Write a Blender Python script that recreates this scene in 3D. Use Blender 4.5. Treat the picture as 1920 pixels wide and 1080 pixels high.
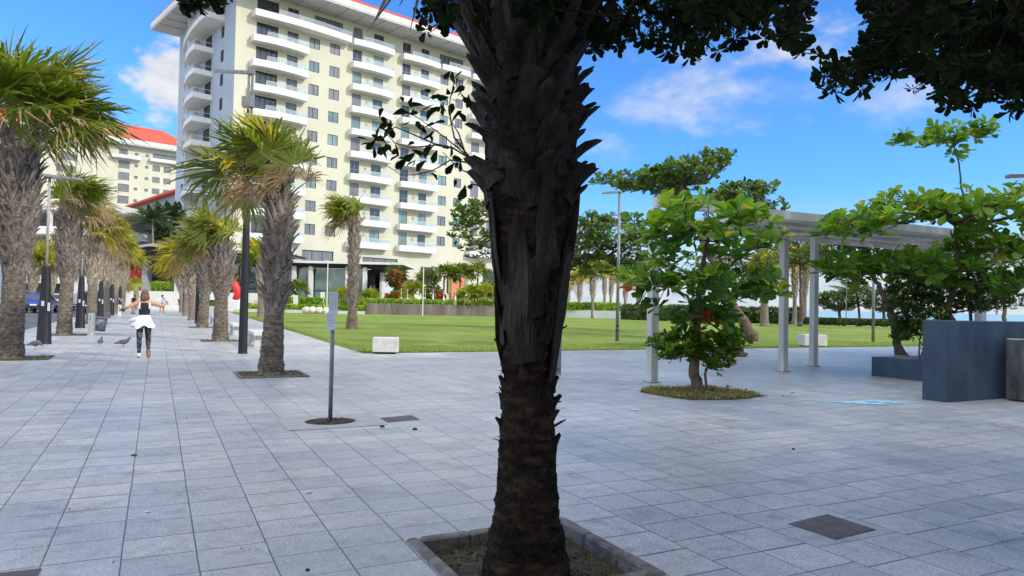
import bpy, math, random
import numpy as np
from mathutils import Vector, Matrix

# ------------------------------------------------------------------ camera, sky, sun, exposure
for o in list(bpy.data.objects): bpy.data.objects.remove(o)
SC = bpy.context.scene
COL = SC.collection
F, PIT, ROLL, H = 1330.0, 0.02255, 0.0209, 1.5          # focal length in px of a 1920 px frame
cam_d = bpy.data.cameras.new("camera")
cam = bpy.data.objects.new("camera", cam_d); COL.objects.link(cam)
cam_d.sensor_width = 36.0; cam_d.lens = F / 1920 * 36.0
cam_d.clip_start = 0.05; cam_d.clip_end = 9000
cp, sp = math.cos(PIT), math.sin(PIT)
FW = np.array([0, cp, sp]); UP0 = np.array([0, -sp, cp]); RT0 = np.array([1.0, 0, 0])
RT = RT0 * math.cos(ROLL) + UP0 * math.sin(ROLL)
UP = -RT0 * math.sin(ROLL) + UP0 * math.cos(ROLL)
cam.matrix_world = Matrix(((RT[0], UP[0], -FW[0], 0), (RT[1], UP[1], -FW[1], 0), (RT[2], UP[2], -FW[2], H), (0, 0, 0, 1)))
SC.camera = cam

SUN_YAW, SUN_EL = math.radians(115), math.radians(29)   # clockwise from +Y
W = bpy.data.worlds.new("World"); SC.world = W; W.use_nodes = True
def build_world():
    nt = W.node_tree; N = nt.nodes; L = nt.links
    for n in list(N): N.remove(n)
    out = N.new('ShaderNodeOutputWorld'); bg = N.new('ShaderNodeBackground'); bg.inputs[1].default_value = SKY_STRENGTH
    sky = N.new('ShaderNodeTexSky'); sky.sky_type = 'NISHITA'; sky.sun_disc = False
    sky.sun_elevation = SUN_EL; sky.sun_rotation = SUN_YAW
    sky.air_density = 1.0; sky.dust_density = 0.4; sky.ozone_density = 2.0
    def M(op, a, b=None, c=None):
        n = N.new('ShaderNodeMath'); n.operation = op
        for i, v in enumerate((a, b, c)):
            if v is None: continue
            if isinstance(v, (int, float)): n.inputs[i].default_value = v
            else: L.new(v, n.inputs[i])
        return n.outputs[0]
    tint = N.new('ShaderNodeMix'); tint.data_type = 'RGBA'; tint.blend_type = 'MULTIPLY'; tint.inputs[0].default_value = 1
    L.new(sky.outputs[0], tint.inputs[6]); tint.inputs[7].default_value = SKY_TINT
    tc = N.new('ShaderNodeTexCoord'); sep = N.new('ShaderNodeSeparateXYZ'); L.new(tc.outputs['Generated'], sep.inputs[0])
    az = M('ARCTAN2', sep.outputs[0], sep.outputs[1]); el = M('ARCSINE', sep.outputs[2])
    cmb = N.new('ShaderNodeCombineXYZ'); L.new(az, cmb.inputs[0]); L.new(M('MULTIPLY', el, 1.7), cmb.inputs[1])
    def noise(scale, detail, rough, off=0.0):
        n = N.new('ShaderNodeTexNoise'); n.inputs['Scale'].default_value = scale; n.inputs['Detail'].default_value = detail
        n.inputs['Roughness'].default_value = rough
        mp = N.new('ShaderNodeMapping'); mp.inputs['Location'].default_value = (off, off * .7, 0)
        L.new(cmb.outputs[0], mp.inputs[0]); L.new(mp.outputs[0], n.inputs[0]); return n.outputs[0]
    n1 = noise(7, 6, 0.55); n2 = noise(22, 5, 0.55, 3.1); n3 = noise(4.0, 4, 0.5, 7.7)
    total = None
    # az deg, el deg, half widths deg, softness, opacity
    for a0, e0, wa, we, soft, op in CLOUDS:
        da = M('DIVIDE', M('SUBTRACT', az, math.radians(a0)), math.radians(wa))
        de = M('DIVIDE', M('SUBTRACT', el, math.radians(e0)), math.radians(we))
        d = M('SQRT', M('ADD', M('MULTIPLY', da, da), M('MULTIPLY', de, de)))
        v = M('SUBTRACT', 1.0, d)
        v = M('ADD', v, M('MULTIPLY', M('SUBTRACT', n1, 0.5), 2.2))
        v = M('ADD', v, M('MULTIPLY', M('SUBTRACT', n2, 0.5), 0.9))
        mr = N.new('ShaderNodeMapRange'); mr.interpolation_type = 'SMOOTHSTEP'; L.new(v, mr.inputs[0])
        mr.inputs[1].default_value = 0.15; mr.inputs[2].default_value = 0.15 + soft; mr.inputs[3].default_value = 0; mr.inputs[4].default_value = op
        total = mr.outputs[0] if total is None else M('MAXIMUM', total, mr.outputs[0])
    # low band of thin cloud by the horizon
    hb = N.new('ShaderNodeMapRange'); hb.interpolation_type = 'SMOOTHSTEP'; L.new(el, hb.inputs[0])
    hb.inputs[1].default_value = math.radians(9.5); hb.inputs[2].default_value = 0; hb.inputs[3].default_value = 0; hb.inputs[4].default_value = 1
    lo = M('MULTIPLY', hb.outputs[0], M('MULTIPLY_ADD', n3, 1.6, 0.25))
    lo = M('MINIMUM', M('MAXIMUM', lo, 0), 0.85)
    total = M('MAXIMUM', total, lo)
    # unseen bright cloud added overhead and behind the photographer as fill light
    bk = M('MAXIMUM', M('MULTIPLY', M('SUBTRACT', el, math.radians(33)), 3.0), M('MULTIPLY', M('SUBTRACT', -0.15, sep.outputs[1]), 3.0))
    bk = M('MINIMUM', M('MAXIMUM', bk, 0), 1); up_ = M('GREATER_THAN', el, 0.0); bk = M('MULTIPLY', bk, up_)
    bkm = M('MULTIPLY', bk, M('MINIMUM', M('MAXIMUM', M('MULTIPLY_ADD', n3, 3.0, -.55), 0), 1))
    total = M('MAXIMUM', total, bkm)
    shade = N.new('ShaderNodeMapRange'); L.new(n2, shade.inputs[0]); shade.inputs[1].default_value = .3; shade.inputs[2].default_value = .65
    cc = N.new('ShaderNodeMix'); cc.data_type = 'RGBA'; L.new(shade.outputs[0], cc.inputs[0])
    k = CLOUD_V
    cc.inputs[6].default_value = (0.62 * k, 0.68 * k, 0.80 * k, 1); cc.inputs[7].default_value = (0.95 * k, 0.95 * k, 0.97 * k, 1)
    boost = N.new('ShaderNodeVectorMath'); boost.operation = 'SCALE'; L.new(cc.outputs[2], boost.inputs[0]); L.new(M('MULTIPLY_ADD', bk, FILL_CLOUD, 1.0), boost.inputs['Scale'])
    mix = N.new('ShaderNodeMix'); mix.data_type = 'RGBA'; L.new(total, mix.inputs[0]); L.new(tint.outputs[2], mix.inputs[6]); L.new(boost.outputs[0], mix.inputs[7])
    L.new(mix.outputs[2], bg.inputs[0]); L.new(bg.outputs[0], out.inputs[0])
SKY_STRENGTH = 0.15; SKY_TINT = (0.42, 0.86, 1.42, 1); CLOUD_V = 5.2; FILL_CLOUD = 1.5
CLOUDS = [(-25.5, 15.2, 4.4, 4.3, .40, .97), (-28.5, 10.5, 4.5, 2.6, .9, .55), (17, 16.4, 12, 4.4, 1.3, .88), (21, 18.8, 6.5, 2.8, .8, .95),
          (29, 14.8, 7, 2.2, 1.2, .6), (7.2, 12.6, 2.8, 2.4, 1.2, .5), (11, 15.5, 6, 1.9, 1.2, .55)]
build_world()
sun_d = bpy.data.lights.new("sun", 'SUN'); sun_d.energy = 2.6; sun_d.angle = math.radians(0.6); sun_d.color = (1.0, 0.93, 0.80)
sun = bpy.data.objects.new("sun", sun_d); COL.objects.link(sun)
sdir = Vector((math.sin(SUN_YAW) * math.cos(SUN_EL), math.cos(SUN_YAW) * math.cos(SUN_EL), math.sin(SUN_EL)))
sun.rotation_euler = sdir.to_track_quat('Z', 'Y').to_euler(); sun.location = (20, -20, 60)
vs = SC.view_settings; vs.view_transform = 'Standard'; vs.look = 'None'; vs.gamma = 1.0; vs.use_curve_mapping = False; vs.exposure = 0.27
SC.cycles.max_bounces = 8; SC.cycles.transparent_max_bounces = 8; SC.cycles.use_denoising = True

# ------------------------------------------------------------------ measuring: photo pixel -> place in the scene
RP = RT; UPP = UP
def ray(x, y): return FW * F + RP * (x - 960) - UPP * (y - 540)
def G(x, y, z=0.0):
    d = ray(x, y); t = (z - H) / d[2]; return np.array([0, 0, H]) + d * t
def at(x, y, depth):
    d = ray(x, y); return np.array([0, 0, H]) + d * (depth / d[1])
YAW = 0.4636
A = np.array([math.cos(YAW), math.sin(YAW), 0]); B = np.array([-math.sin(YAW), math.cos(YAW), 0])
def AB(a, b, z=0.0): return A * a + B * b + np.array([0, 0, z])

rng = np.random.default_rng(7)
R = random.Random(5)

# ------------------------------------------------------------------ mesh collector
def unit(v):
    v = np.asarray(v, float); n = np.linalg.norm(v, axis=-1, keepdims=True); return v / np.maximum(n, 1e-9)
class MB:
    def __init__(s, frame=None):
        s.v = []; s.n = 0; s.li = []; s.lt = []; s.mi = []; s.ti = []; s.frame = frame
    def raw(s, V, Fc, mat=0, tint=0.5):
        V = np.asarray(V, float).reshape(-1, 3)
        if s.frame is not None:
            o, X, Y, Z = s.frame; V = o + V[:, :1] * X + V[:, 1:2] * Y + V[:, 2:3] * Z
        s.v.append(V); b = s.n; s.n += len(V)
        if isinstance(Fc, np.ndarray):
            s.li.append((Fc + b).ravel()); s.lt.append(np.full(len(Fc), Fc.shape[1])); m = len(Fc)
        else:
            s.li.append(np.concatenate([np.asarray(f) + b for f in Fc])); s.lt.append(np.array([len(f) for f in Fc])); m = len(Fc)
        s.mi.append(np.broadcast_to(np.asarray(mat), (m,)).astype(int)); s.ti.append(np.broadcast_to(np.asarray(tint, float), (m,)))
        return s
    def box(s, x0, x1, y0, y1, z0, z1, mat=0, tint=0.5):
        V = [(x, y, z) for z in (z0, z1) for x, y in ((x0, y0), (x1, y0), (x1, y1), (x0, y1))]
        s.raw(V, np.array([(3, 2, 1, 0), (4, 5, 6, 7), (0, 1, 5, 4), (1, 2, 6, 5), (2, 3, 7, 6), (3, 0, 4, 7)]), mat, tint); return s
    def bbox(s, x0, x1, y0, y1, z0, z1, e=.02, mat=0, tint=.5):     # box with chamfered vertical and top edges
        P = [(x0 + e, y0), (x1 - e, y0), (x1, y0 + e), (x1, y1 - e), (x1 - e, y1), (x0 + e, y1), (x0, y1 - e), (x0, y0 + e)]
        cx, cy = (x0 + x1) / 2, (y0 + y1) / 2
        def ins(p, k): return (p[0] - math.copysign(k, p[0] - cx), p[1] - math.copysign(k, p[1] - cy))
        V = [(p[0], p[1], z0) for p in P] + [(p[0], p[1], z1 - e) for p in P] + [(*ins(p, e), z1) for p in P]
        Fc = [tuple(range(16, 24)), tuple(range(7, -1, -1))]
        for r in (0, 8):
            for i in range(8): j = (i + 1) % 8; Fc.append((r + i, r + j, r + 8 + j, r + 8 + i))
        s.raw(V, Fc, mat, tint); return s
    def prism(s, pts, z0, z1, mat=0, tint=.5):       # pts ccw in xy
        n = len(pts); V = [(p[0], p[1], z0) for p in pts] + [(p[0], p[1], z1) for p in pts]
        Fc = [tuple(range(n - 1, -1, -1)), tuple(range(n, 2 * n))] + [(i, (i + 1) % n, n + (i + 1) % n, n + i) for i in range(n)]
        s.raw(V, Fc, mat, tint); return s
    def tube(s, P, r, k=8, mat=0, tint=.5, caps=True, ell=None):
        P = np.asarray(P, float); n = len(P); r = np.broadcast_to(np.asarray(r, float), (n,))
        T = unit(np.gradient(P, axis=0)); ref = np.array([0, 0, 1.0]) if abs(T[0][2]) < .9 else np.array([1.0, 0, 0])
        X = unit(np.cross(ref, T)); 
        for i in range(1, n):
            if X[i] @ X[i - 1] < 0: X[i] *= -1
        Y = np.cross(T, X); a = np.arange(k) / k * 2 * math.pi
        V = P[:, None] + r[:, None, None] * (np.cos(a)[None, :, None] * X[:, None] + np.sin(a)[None, :, None] * Y[:, None])
        i = np.arange(n - 1)[:, None] * k; j = np.arange(k)[None]; j2 = (j + 1) % k
        Q = np.stack([i + j, i + j2, i + k + j2, i + k + j], -1).reshape(-1, 4)
        Fc = [tuple(q) for q in Q]
        if caps: Fc += [tuple(range(k - 1, -1, -1)), tuple(range((n - 1) * k, n * k))]
        s.raw(V.reshape(-1, 3), Fc, mat, tint); return s
    def cones(s, P, Q, r0, r1, k=5, mat=0, tint=.5):     # many frusta at once
        P = np.asarray(P); Q = np.asarray(Q); m = len(P)
        if m == 0: return s
        T = unit(Q - P); ref = np.where(np.abs(T[:, 2:3]) < .9, [[0, 0, 1.0]], [[1.0, 0, 0]]); X = unit(np.cross(ref, T)); Y = np.cross(T, X)
        a = np.arange(k) / k * 2 * math.pi
        ring = np.cos(a)[None, :, None] * X[:, None] + np.sin(a)[None, :, None] * Y[:, None]
        V = np.concatenate([P[:, None] + ring * np.reshape(r0, (-1, 1, 1)), (Q + T * np.reshape(r1, (-1, 1)) * .5)[:, None] + ring * np.reshape(r1, (-1, 1, 1))], 1)
        j = np.arange(k); j2 = (j + 1) % k
        Fq = np.stack([j, j2, k + j2, k + j], -1)[None] + (np.arange(m) * 2 * k)[:, None, None]
        s.raw(V.reshape(-1, 3), Fq.reshape(-1, 4), mat, tint); return s
    def lathe(s, prof, k=16, c=(0, 0, 0), mat=0, tint=.5, noise=0.0):
        prof = np.asarray(prof, float); n = len(prof); a = np.arange(k) / k * 2 * math.pi
        rr = prof[:, 0][:, None] * (1 + noise * rng.standard_normal((n, k)))
        V = np.stack([rr * np.cos(a) + c[0], rr * np.sin(a) + c[1], np.repeat(prof[:, 1][:, None], k, 1) + c[2]], -1)
        i = np.arange(n - 1)[:, None] * k; j = np.arange(k)[None]; j2 = (j + 1) % k
        Fc = [tuple(q) for q in np.stack([i + j, i + j2, i + k + j2, i + k + j], -1).reshape(-1, 4)] + [tuple(range(k - 1, -1, -1)), tuple(range((n - 1) * k, n * k))]
        s.raw(V.reshape(-1, 3), Fc, mat, tint); return s
    def ell(s, c, r, k=12, n=8, mat=0, tint=.5, noise=0.):
        t = np.linspace(0.02, math.pi - .02, n); a = np.arange(k) / k * 2 * math.pi
        q = 1 + noise * rng.standard_normal((n, k))
        V = np.stack([np.sin(t)[:, None] * np.cos(a) * r[0] * q + c[0], np.sin(t)[:, None] * np.sin(a) * r[1] * q + c[1], -np.cos(t)[:, None] * np.ones(k) * r[2] * q + c[2]], -1)
        i = np.arange(n - 1)[:, None] * k; j = np.arange(k)[None]; j2 = (j + 1) % k
        Fc = [tuple(x) for x in np.stack([i + j, i + j2, i + k + j2, i + k + j], -1).reshape(-1, 4)] + [tuple(range(k - 1, -1, -1)), tuple(range((n - 1) * k, n * k))]
        s.raw(V.reshape(-1, 3), Fc, mat, tint); return s
    def mesh(s, name, mats, off=(0, 0, 0), smooth=False):
        me = bpy.data.meshes.new(name); V = np.concatenate(s.v) - np.asarray(off, float)
        li = np.concatenate(s.li).astype(np.int32); lt = np.concatenate(s.lt).astype(np.int32); ls = np.concatenate([[0], np.cumsum(lt)[:-1]]).astype(np.int32)
        me.vertices.add(len(V)); me.vertices.foreach_set('co', V.astype(np.float32).ravel())
        me.loops.add(len(li)); me.loops.foreach_set('vertex_index', li)
        me.polygons.add(len(lt)); me.polygons.foreach_set('loop_start', ls); me.polygons.foreach_set('loop_total', lt)
        for m in (mats if isinstance(mats, (list, tuple)) else [mats]): me.materials.append(m)
        me.polygons.foreach_set('material_index', np.concatenate(s.mi).astype(np.int32))
        me.polygons.foreach_set('use_smooth', np.full(len(lt), smooth))
        at_ = me.attributes.new('tint', 'FLOAT', 'FACE'); at_.data.foreach_set('value', np.concatenate(s.ti).astype(np.float32))
        me.update(calc_edges=True); return me
    def build(s, name, mats, parent=None, smooth=False, loc=None, label=None):
        off = ROOT.get(parent, np.zeros(3)) if parent is not None else (np.zeros(3) if loc is None else np.asarray(loc, float))
        o = bpy.data.objects.new(name, s.mesh(name, mats, off, smooth)); COL.objects.link(o)
        if parent is not None: o.parent = parent; ROOT[o] = off
        else: o.location = off; ROOT[o] = off
        if label: o['label'] = label
        return o
ROOT = {}
def thing(name, loc, label, cat, group=None):
    o = bpy.data.objects.new(name, None); COL.objects.link(o); o.location = loc; o.empty_display_size = .3
    o['label'] = label; o['category'] = cat
    if group: o['group'] = group
    ROOT[o] = np.asarray(loc, float); return o
def tag(o, label, cat, group=None, kind=None):
    o['label'] = label; o['category'] = cat
    if group: o['group'] = group
    if kind: o['kind'] = kind
    return o
def struct(o): o['kind'] = 'structure'; return o
def dup(root, loc, rotz, label, group=None, scale=1.0):
    def cp_(o, par):
        c = o.copy(); COL.objects.link(c)
        if par is not None: c.parent = par
        for ch in [x for x in CH.get(o, [])]: cp_(ch, c)
        return c
    if root not in CH:
        for o in bpy.data.objects:
            if o.parent: CH.setdefault(o.parent, [])
        for k in list(CH): CH[k] = [o for o in bpy.data.objects if o.parent == k]
        CH.setdefault(root, [])
    r = cp_(root, None); r.location = loc; r.rotation_euler = (0, 0, rotz); r.scale = (scale,) * 3
    r['label'] = label
    if group: r['group'] = group
    return r
CH = {}

# ------------------------------------------------------------------ materials
def lin(c):
    c = [x / 255 for x in c]; return tuple((x / 12.92 if x <= .04045 else ((x + .055) / 1.055) ** 2.4) for x in c) + (1,)
def mat(name, c1, c2=None, scale=4.0, rough=.7, bump=0.0, bscale=None, metal=0.0, detail=6, stretch=(1, 1, 1), c3=None, spec=.5, s2=None, emis=None):
    m = bpy.data.materials.new(name); m.use_nodes = True; nt = m.node_tree; N = nt.nodes; L = nt.links; b = N['Principled BSDF']
    b.inputs['Roughness'].default_value = rough; b.inputs['Metallic'].default_value = metal; b.inputs['Specular IOR Level'].default_value = spec
    if c2 is None: b.inputs['Base Color'].default_value = (*c1[:3], 1)
    tc = N.new('ShaderNodeTexCoord'); mp = N.new('ShaderNodeMapping'); mp.inputs['Scale'].default_value = stretch; L.new(tc.outputs['Object'], mp.inputs[0])
    if c2 is not None:
        n = N.new('ShaderNodeTexNoise'); n.inputs['Scale'].default_value = scale; n.inputs['Detail'].default_value = detail; n.inputs['Roughness'].default_value = .6; L.new(mp.outputs[0], n.inputs[0])
        r = N.new('ShaderNodeValToRGB'); L.new(n.outputs[0], r.inputs[0]); r.color_ramp.elements[0].position = .32; r.color_ramp.elements[1].position = .68
        r.color_ramp.elements[0].color = (*c1[:3], 1); r.color_ramp.elements[1].color = (*c2[:3], 1)
        if c3 is not None: e = r.color_ramp.elements.new(.5); e.color = (*c3[:3], 1)
        col = r.outputs[0]
        if s2:
            n2 = N.new('ShaderNodeTexNoise'); n2.inputs['Scale'].default_value = s2; n2.inputs['Detail'].default_value = 3; L.new(mp.outputs[0], n2.inputs[0])
            h = N.new('ShaderNodeMapRange'); L.new(n2.outputs[0], h.inputs[0]); h.inputs[1].default_value = .3; h.inputs[2].default_value = .7; h.inputs[3].default_value = .7; h.inputs[4].default_value = 1.2
            mx = N.new('ShaderNodeVectorMath'); mx.operation = 'SCALE'; L.new(col, mx.inputs[0]); L.new(h.outputs[0], mx.inputs['Scale']); col = mx.outputs[0]
        L.new(col, b.inputs['Base Color'])
    if bump:
        nb = N.new('ShaderNodeTexNoise'); nb.inputs['Scale'].default_value = bscale or scale * 3; nb.inputs['Detail'].default_value = 8; L.new(mp.outputs[0], nb.inputs[0])
        bp = N.new('ShaderNodeBump'); bp.inputs['Strength'].default_value = bump; bp.inputs['Distance'].default_value = .05; L.new(nb.outputs[0], bp.inputs['Height']); L.new(bp.outputs[0], b.inputs['Normal'])
    if emis: b.inputs['Emission Color'].default_value = (*emis[:3], 1); b.inputs['Emission Strength'].default_value = emis[3]
    return m
def leafmat(name, dark, mid, light, trans=.35, rough=.45, extra=None, spec=.35):
    m = bpy.data.materials.new(name); m.use_nodes = True; nt = m.node_tree; N = nt.nodes; L = nt.links
    b = N['Principled BSDF']; b.inputs['Roughness'].default_value = rough; b.inputs['Specular IOR Level'].default_value = spec
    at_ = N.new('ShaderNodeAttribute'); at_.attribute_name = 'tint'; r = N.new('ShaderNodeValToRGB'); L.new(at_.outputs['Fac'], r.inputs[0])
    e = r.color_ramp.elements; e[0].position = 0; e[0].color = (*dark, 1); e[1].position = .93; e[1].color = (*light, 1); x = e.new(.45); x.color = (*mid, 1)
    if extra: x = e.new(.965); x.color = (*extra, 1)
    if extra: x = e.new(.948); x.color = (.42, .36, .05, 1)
    n = N.new('ShaderNodeTexNoise'); n.inputs['Scale'].default_value = 25; tc = N.new('ShaderNodeTexCoord'); L.new(tc.outputs['Object'], n.inputs[0])
    h = N.new('ShaderNodeMapRange'); L.new(n.outputs[0], h.inputs[0]); h.inputs[3].default_value = .75; h.inputs[4].default_value = 1.25
    mx = N.new('ShaderNodeVectorMath'); mx.operation = 'SCALE'; L.new(r.outputs[0], mx.inputs[0]); L.new(h.outputs[0], mx.inputs['Scale'])
    L.new(mx.outputs[0], b.inputs['Base Color']); t = N.new('ShaderNodeBsdfTranslucent'); 
    wm = N.new('ShaderNodeVectorMath'); wm.operation = 'MULTIPLY'; L.new(mx.outputs[0], wm.inputs[0]); wm.inputs[1].default_value = (1.5, 1.7, .8); L.new(wm.outputs[0], t.inputs[0])
    ms = N.new('ShaderNodeMixShader'); ms.inputs[0].default_value = trans; L.new(b.outputs[0], ms.inputs[1]); L.new(t.outputs[0], ms.inputs[2]); L.new(ms.outputs[0], N['Material Output'].inputs[0])
    return m

def tile_material():
    m = bpy.data.materials.new('granite_tiles'); m.use_nodes = True; nt = m.node_tree; N = nt.nodes; L = nt.links; b = N['Principled BSDF']
    def M(op, a, b_=None, c=None):
        n = N.new('ShaderNodeMath'); n.operation = op
        for i, v in enumerate((a, b_, c)):
            if v is None: continue
            if isinstance(v, (int, float)): n.inputs[i].default_value = v
            else: L.new(v, n.inputs[i])
        return n.outputs[0]
    tc = N.new('ShaderNodeTexCoord'); sep = N.new('ShaderNodeSeparateXYZ'); L.new(tc.outputs['Object'], sep.inputs[0])
    wob = N.new('ShaderNodeTexNoise'); wob.inputs['Scale'].default_value = 1.3; L.new(tc.outputs['Object'], wob.inputs[0])
    w = M('MULTIPLY', M('SUBTRACT', wob.outputs[0], .5), .012)
    TA, TB = .392, .362
    u = M('DIVIDE', M('ADD', M('ADD', sep.outputs[0], w), .14), TA); cu = M('FLOOR', u); fu = M('SUBTRACT', u, cu)
    wn = N.new('ShaderNodeTexWhiteNoise'); wn.noise_dimensions = '1D'; L.new(M('FLOOR', M('DIVIDE', M('ADD', cu, .5), 2.0)), wn.inputs['W'])
    v = M('ADD', M('DIVIDE', M('ADD', sep.outputs[1], w), TB), M('MULTIPLY', wn.outputs[0], .45)); cv = M('FLOOR', v); fv = M('SUBTRACT', v, cv)
    eu = M('MULTIPLY', M('MINIMUM', fu, M('SUBTRACT', 1.0, fu)), TA); ev = M('MULTIPLY', M('MINIMUM', fv, M('SUBTRACT', 1.0, fv)), TB)
    cid = N.new('ShaderNodeCombineXYZ'); L.new(cu, cid.inputs[0]); L.new(cv, cid.inputs[1])
    tn = N.new('ShaderNodeTexWhiteNoise'); tn.noise_dimensions = '2D'; L.new(cid.outputs[0], tn.inputs['Vector'])
    # joint widths vary from slab to slab
    ju = N.new('ShaderNodeMapRange'); L.new(eu, ju.inputs[0]); ju.inputs[1].default_value = .0026; ju.inputs[2].default_value = .0052; ju.inputs[3].default_value = .85; ju.inputs[4].default_value = 0
    jw = M('MULTIPLY_ADD', M('POWER', tn.outputs[0], 2.0), .0030, .0042)
    jv = M('MULTIPLY', M('LESS_THAN', ev, jw), M('MULTIPLY_ADD', tn.outputs[0], .30, .65))
    joint = M('MAXIMUM', ju.outputs[0], jv)
    big = N.new('ShaderNodeTexNoise'); big.inputs['Scale'].default_value = .55; big.inputs['Detail'].default_value = 4; L.new(tc.outputs['Object'], big.inputs[0])
    med = N.new('ShaderNodeTexNoise'); med.inputs['Scale'].default_value = 9; med.inputs['Detail'].default_value = 6; med.inputs['Roughness'].default_value = .7; L.new(tc.outputs['Object'], med.inputs[0])
    fine = N.new('ShaderNodeTexNoise'); fine.inputs['Scale'].default_value = 60; fine.inputs['Detail'].default_value = 3; L.new(tc.outputs['Object'], fine.inputs[0])
    c0 = N.new('ShaderNodeValToRGB'); L.new(M('ADD', M('MULTIPLY', tn.outputs[0], .22), M('MULTIPLY', big.outputs[0], .85)), c0.inputs[0])
    e = c0.color_ramp.elements; e[0].position = .2; e[0].color = (.28, .305, .32, 1); e[1].position = .85; e[1].color = (.60, .565, .53, 1); x = e.new(.5); x.color = (.41, .428, .43, 1)
    val = M('ADD', M('MULTIPLY_ADD', med.outputs[0], .85, -.08), M('MULTIPLY', fine.outputs[0], 1.3))
    sc = N.new('ShaderNodeVectorMath'); sc.operation = 'SCALE'; L.new(c0.outputs[0], sc.inputs[0]); L.new(val, sc.inputs['Scale'])
    # stains: scattered dark spots, chewing-gum
    vo = N.new('ShaderNodeTexVoronoi'); vo.inputs['Scale'].default_value = 1.6; L.new(tc.outputs['Object'], vo.inputs[0])
    sp_ = N.new('ShaderNodeMapRange'); L.new(vo.outputs['Distance'], sp_.inputs[0]); sp_.inputs[1].default_value = .012; sp_.inputs[2].default_value = .03; sp_.inputs[3].default_value = .45; sp_.inputs[4].default_value = 0
    st = N.new('ShaderNodeTexNoise'); st.inputs['Scale'].default_value = 2.3; st.inputs['Detail'].default_value = 7; st.inputs['Roughness'].default_value = .75; L.new(tc.outputs['Object'], st.inputs[0])
    sm = N.new('ShaderNodeMapRange'); L.new(st.outputs[0], sm.inputs[0]); sm.inputs[1].default_value = .53; sm.inputs[2].default_value = .74; sm.inputs[3].default_value = 0; sm.inputs[4].default_value = .5
    dm = M('MAXIMUM', M('MAXIMUM', joint, sp_.outputs[0]), sm.outputs[0])
    mx = N.new('ShaderNodeMix'); mx.data_type = 'RGBA'; L.new(dm, mx.inputs[0]); L.new(sc.outputs[0], mx.inputs[6]); mx.inputs[7].default_value = (.020, .020, .024, 1)
    L.new(mx.outputs[2], b.inputs['Base Color'])
    L.new(M('MULTIPLY_ADD', med.outputs[0], .35, .22), b.inputs['Roughness']); b.inputs['Specular IOR Level'].default_value = .55
    bp = N.new('ShaderNodeBump'); bp.inputs['Strength'].default_value = .35; bp.inputs['Distance'].default_value = .004
    L.new(M('SUBTRACT', M('MULTIPLY', fine.outputs[0], .5), M('MULTIPLY', joint, 1.5)), bp.inputs['Height']); L.new(bp.outputs[0], b.inputs['Normal'])
    return m

def lawn_material():
    m = bpy.data.materials.new('lawn_grass'); m.use_nodes = True; nt = m.node_tree; N = nt.nodes; L = nt.links; b = N['Principled BSDF']
    tc = N.new('ShaderNodeTexCoord')
    def nz(s, d=5, st=(1, 1, 1)):
        mp = N.new('ShaderNodeMapping'); mp.inputs['Scale'].default_value = st; L.new(tc.outputs['Object'], mp.inputs[0])
        n = N.new('ShaderNodeTexNoise'); n.inputs['Scale'].default_value = s; n.inputs['Detail'].default_value = d; n.inputs['Roughness'].default_value = .65; L.new(mp.outputs[0], n.inputs[0]); return n.outputs[0]
    a = nz(.35, 4, (1, .5, 1)); c = nz(6, 6); f = nz(55, 4)
    s1 = N.new('ShaderNodeMath'); s1.operation = 'MULTIPLY_ADD'; L.new(a, s1.inputs[0]); s1.inputs[1].default_value = 1.7; L.new(c, s1.inputs[2])
    s2 = N.new('ShaderNodeMath'); s2.operation = 'MULTIPLY_ADD'; L.new(f, s2.inputs[0]); s2.inputs[1].default_value = .8; L.new(s1.outputs[0], s2.inputs[2])
    r = N.new('ShaderNodeValToRGB'); L.new(s2.outputs[0], r.inputs[0]); mr = r.color_ramp.elements
    s3 = N.new('ShaderNodeMath'); s3.operation = 'MULTIPLY'; L.new(s2.outputs[0], s3.inputs[0]); s3.inputs[1].default_value = .285; L.new(s3.outputs[0], r.inputs[0])
    mr[0].position = .33; mr[0].color = (.085, .145, .018, 1); mr[1].position = .66; mr[1].color = (.32, .345, .09, 1); x = mr.new(.5); x.color = (.19, .265, .045, 1)
    L.new(r.outputs[0], b.inputs['Base Color']); b.inputs['Roughness'].default_value = .85; b.inputs['Specular IOR Level'].default_value = .15
    bp = N.new('ShaderNodeBump'); bp.inputs['Strength'].default_value = .8; bp.inputs['Distance'].default_value = .04; L.new(f, bp.inputs['Height']); L.new(bp.outputs[0], b.inputs['Normal'])
    return m

m_tile = tile_material(); m_lawn = lawn_material()
m_soil = mat('soil', (.045, .035, .024), (.13, .10, .07), 14, .95, .8, 60, c3=(.08, .065, .04))
m_sand = mat('sandy_ground', (.22, .19, .13), (.36, .32, .24), .3, .95, .3, 8)
m_asph = mat('asphalt', (.075, .078, .085), (.12, .122, .13), 3, .85, .4, 90)
m_kerb = mat('kerb_stone', (.30, .29, .27), (.46, .45, .43), 8, .8, .3, 60)
m_pitk = mat('pit_stone', (.09, .085, .075), (.27, .26, .24), 9, .75, .5, 70)
m_conc = mat('concrete', (.50, .49, .47), (.66, .65, .62), 5, .75, .2, 60)
m_pad = mat('cast_concrete', (.33, .33, .33), (.44, .43, .41), 6, .8, .3, 90)
m_cream = mat('cream_render', (.52, .50, .385), (.575, .555, .43), .35, .85, .06, 20, stretch=(1, 1, .35), s2=None)
m_white = mat('white_render', (.66, .65, .62), (.74, .73, .70), .8, .7, .05, 20)
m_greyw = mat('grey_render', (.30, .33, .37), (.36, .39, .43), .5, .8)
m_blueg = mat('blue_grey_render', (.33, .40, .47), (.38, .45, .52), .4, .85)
m_red = mat('red_tile', (.52, .055, .03), (.66, .09, .045), 1.2, .75, .2, 10)
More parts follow.
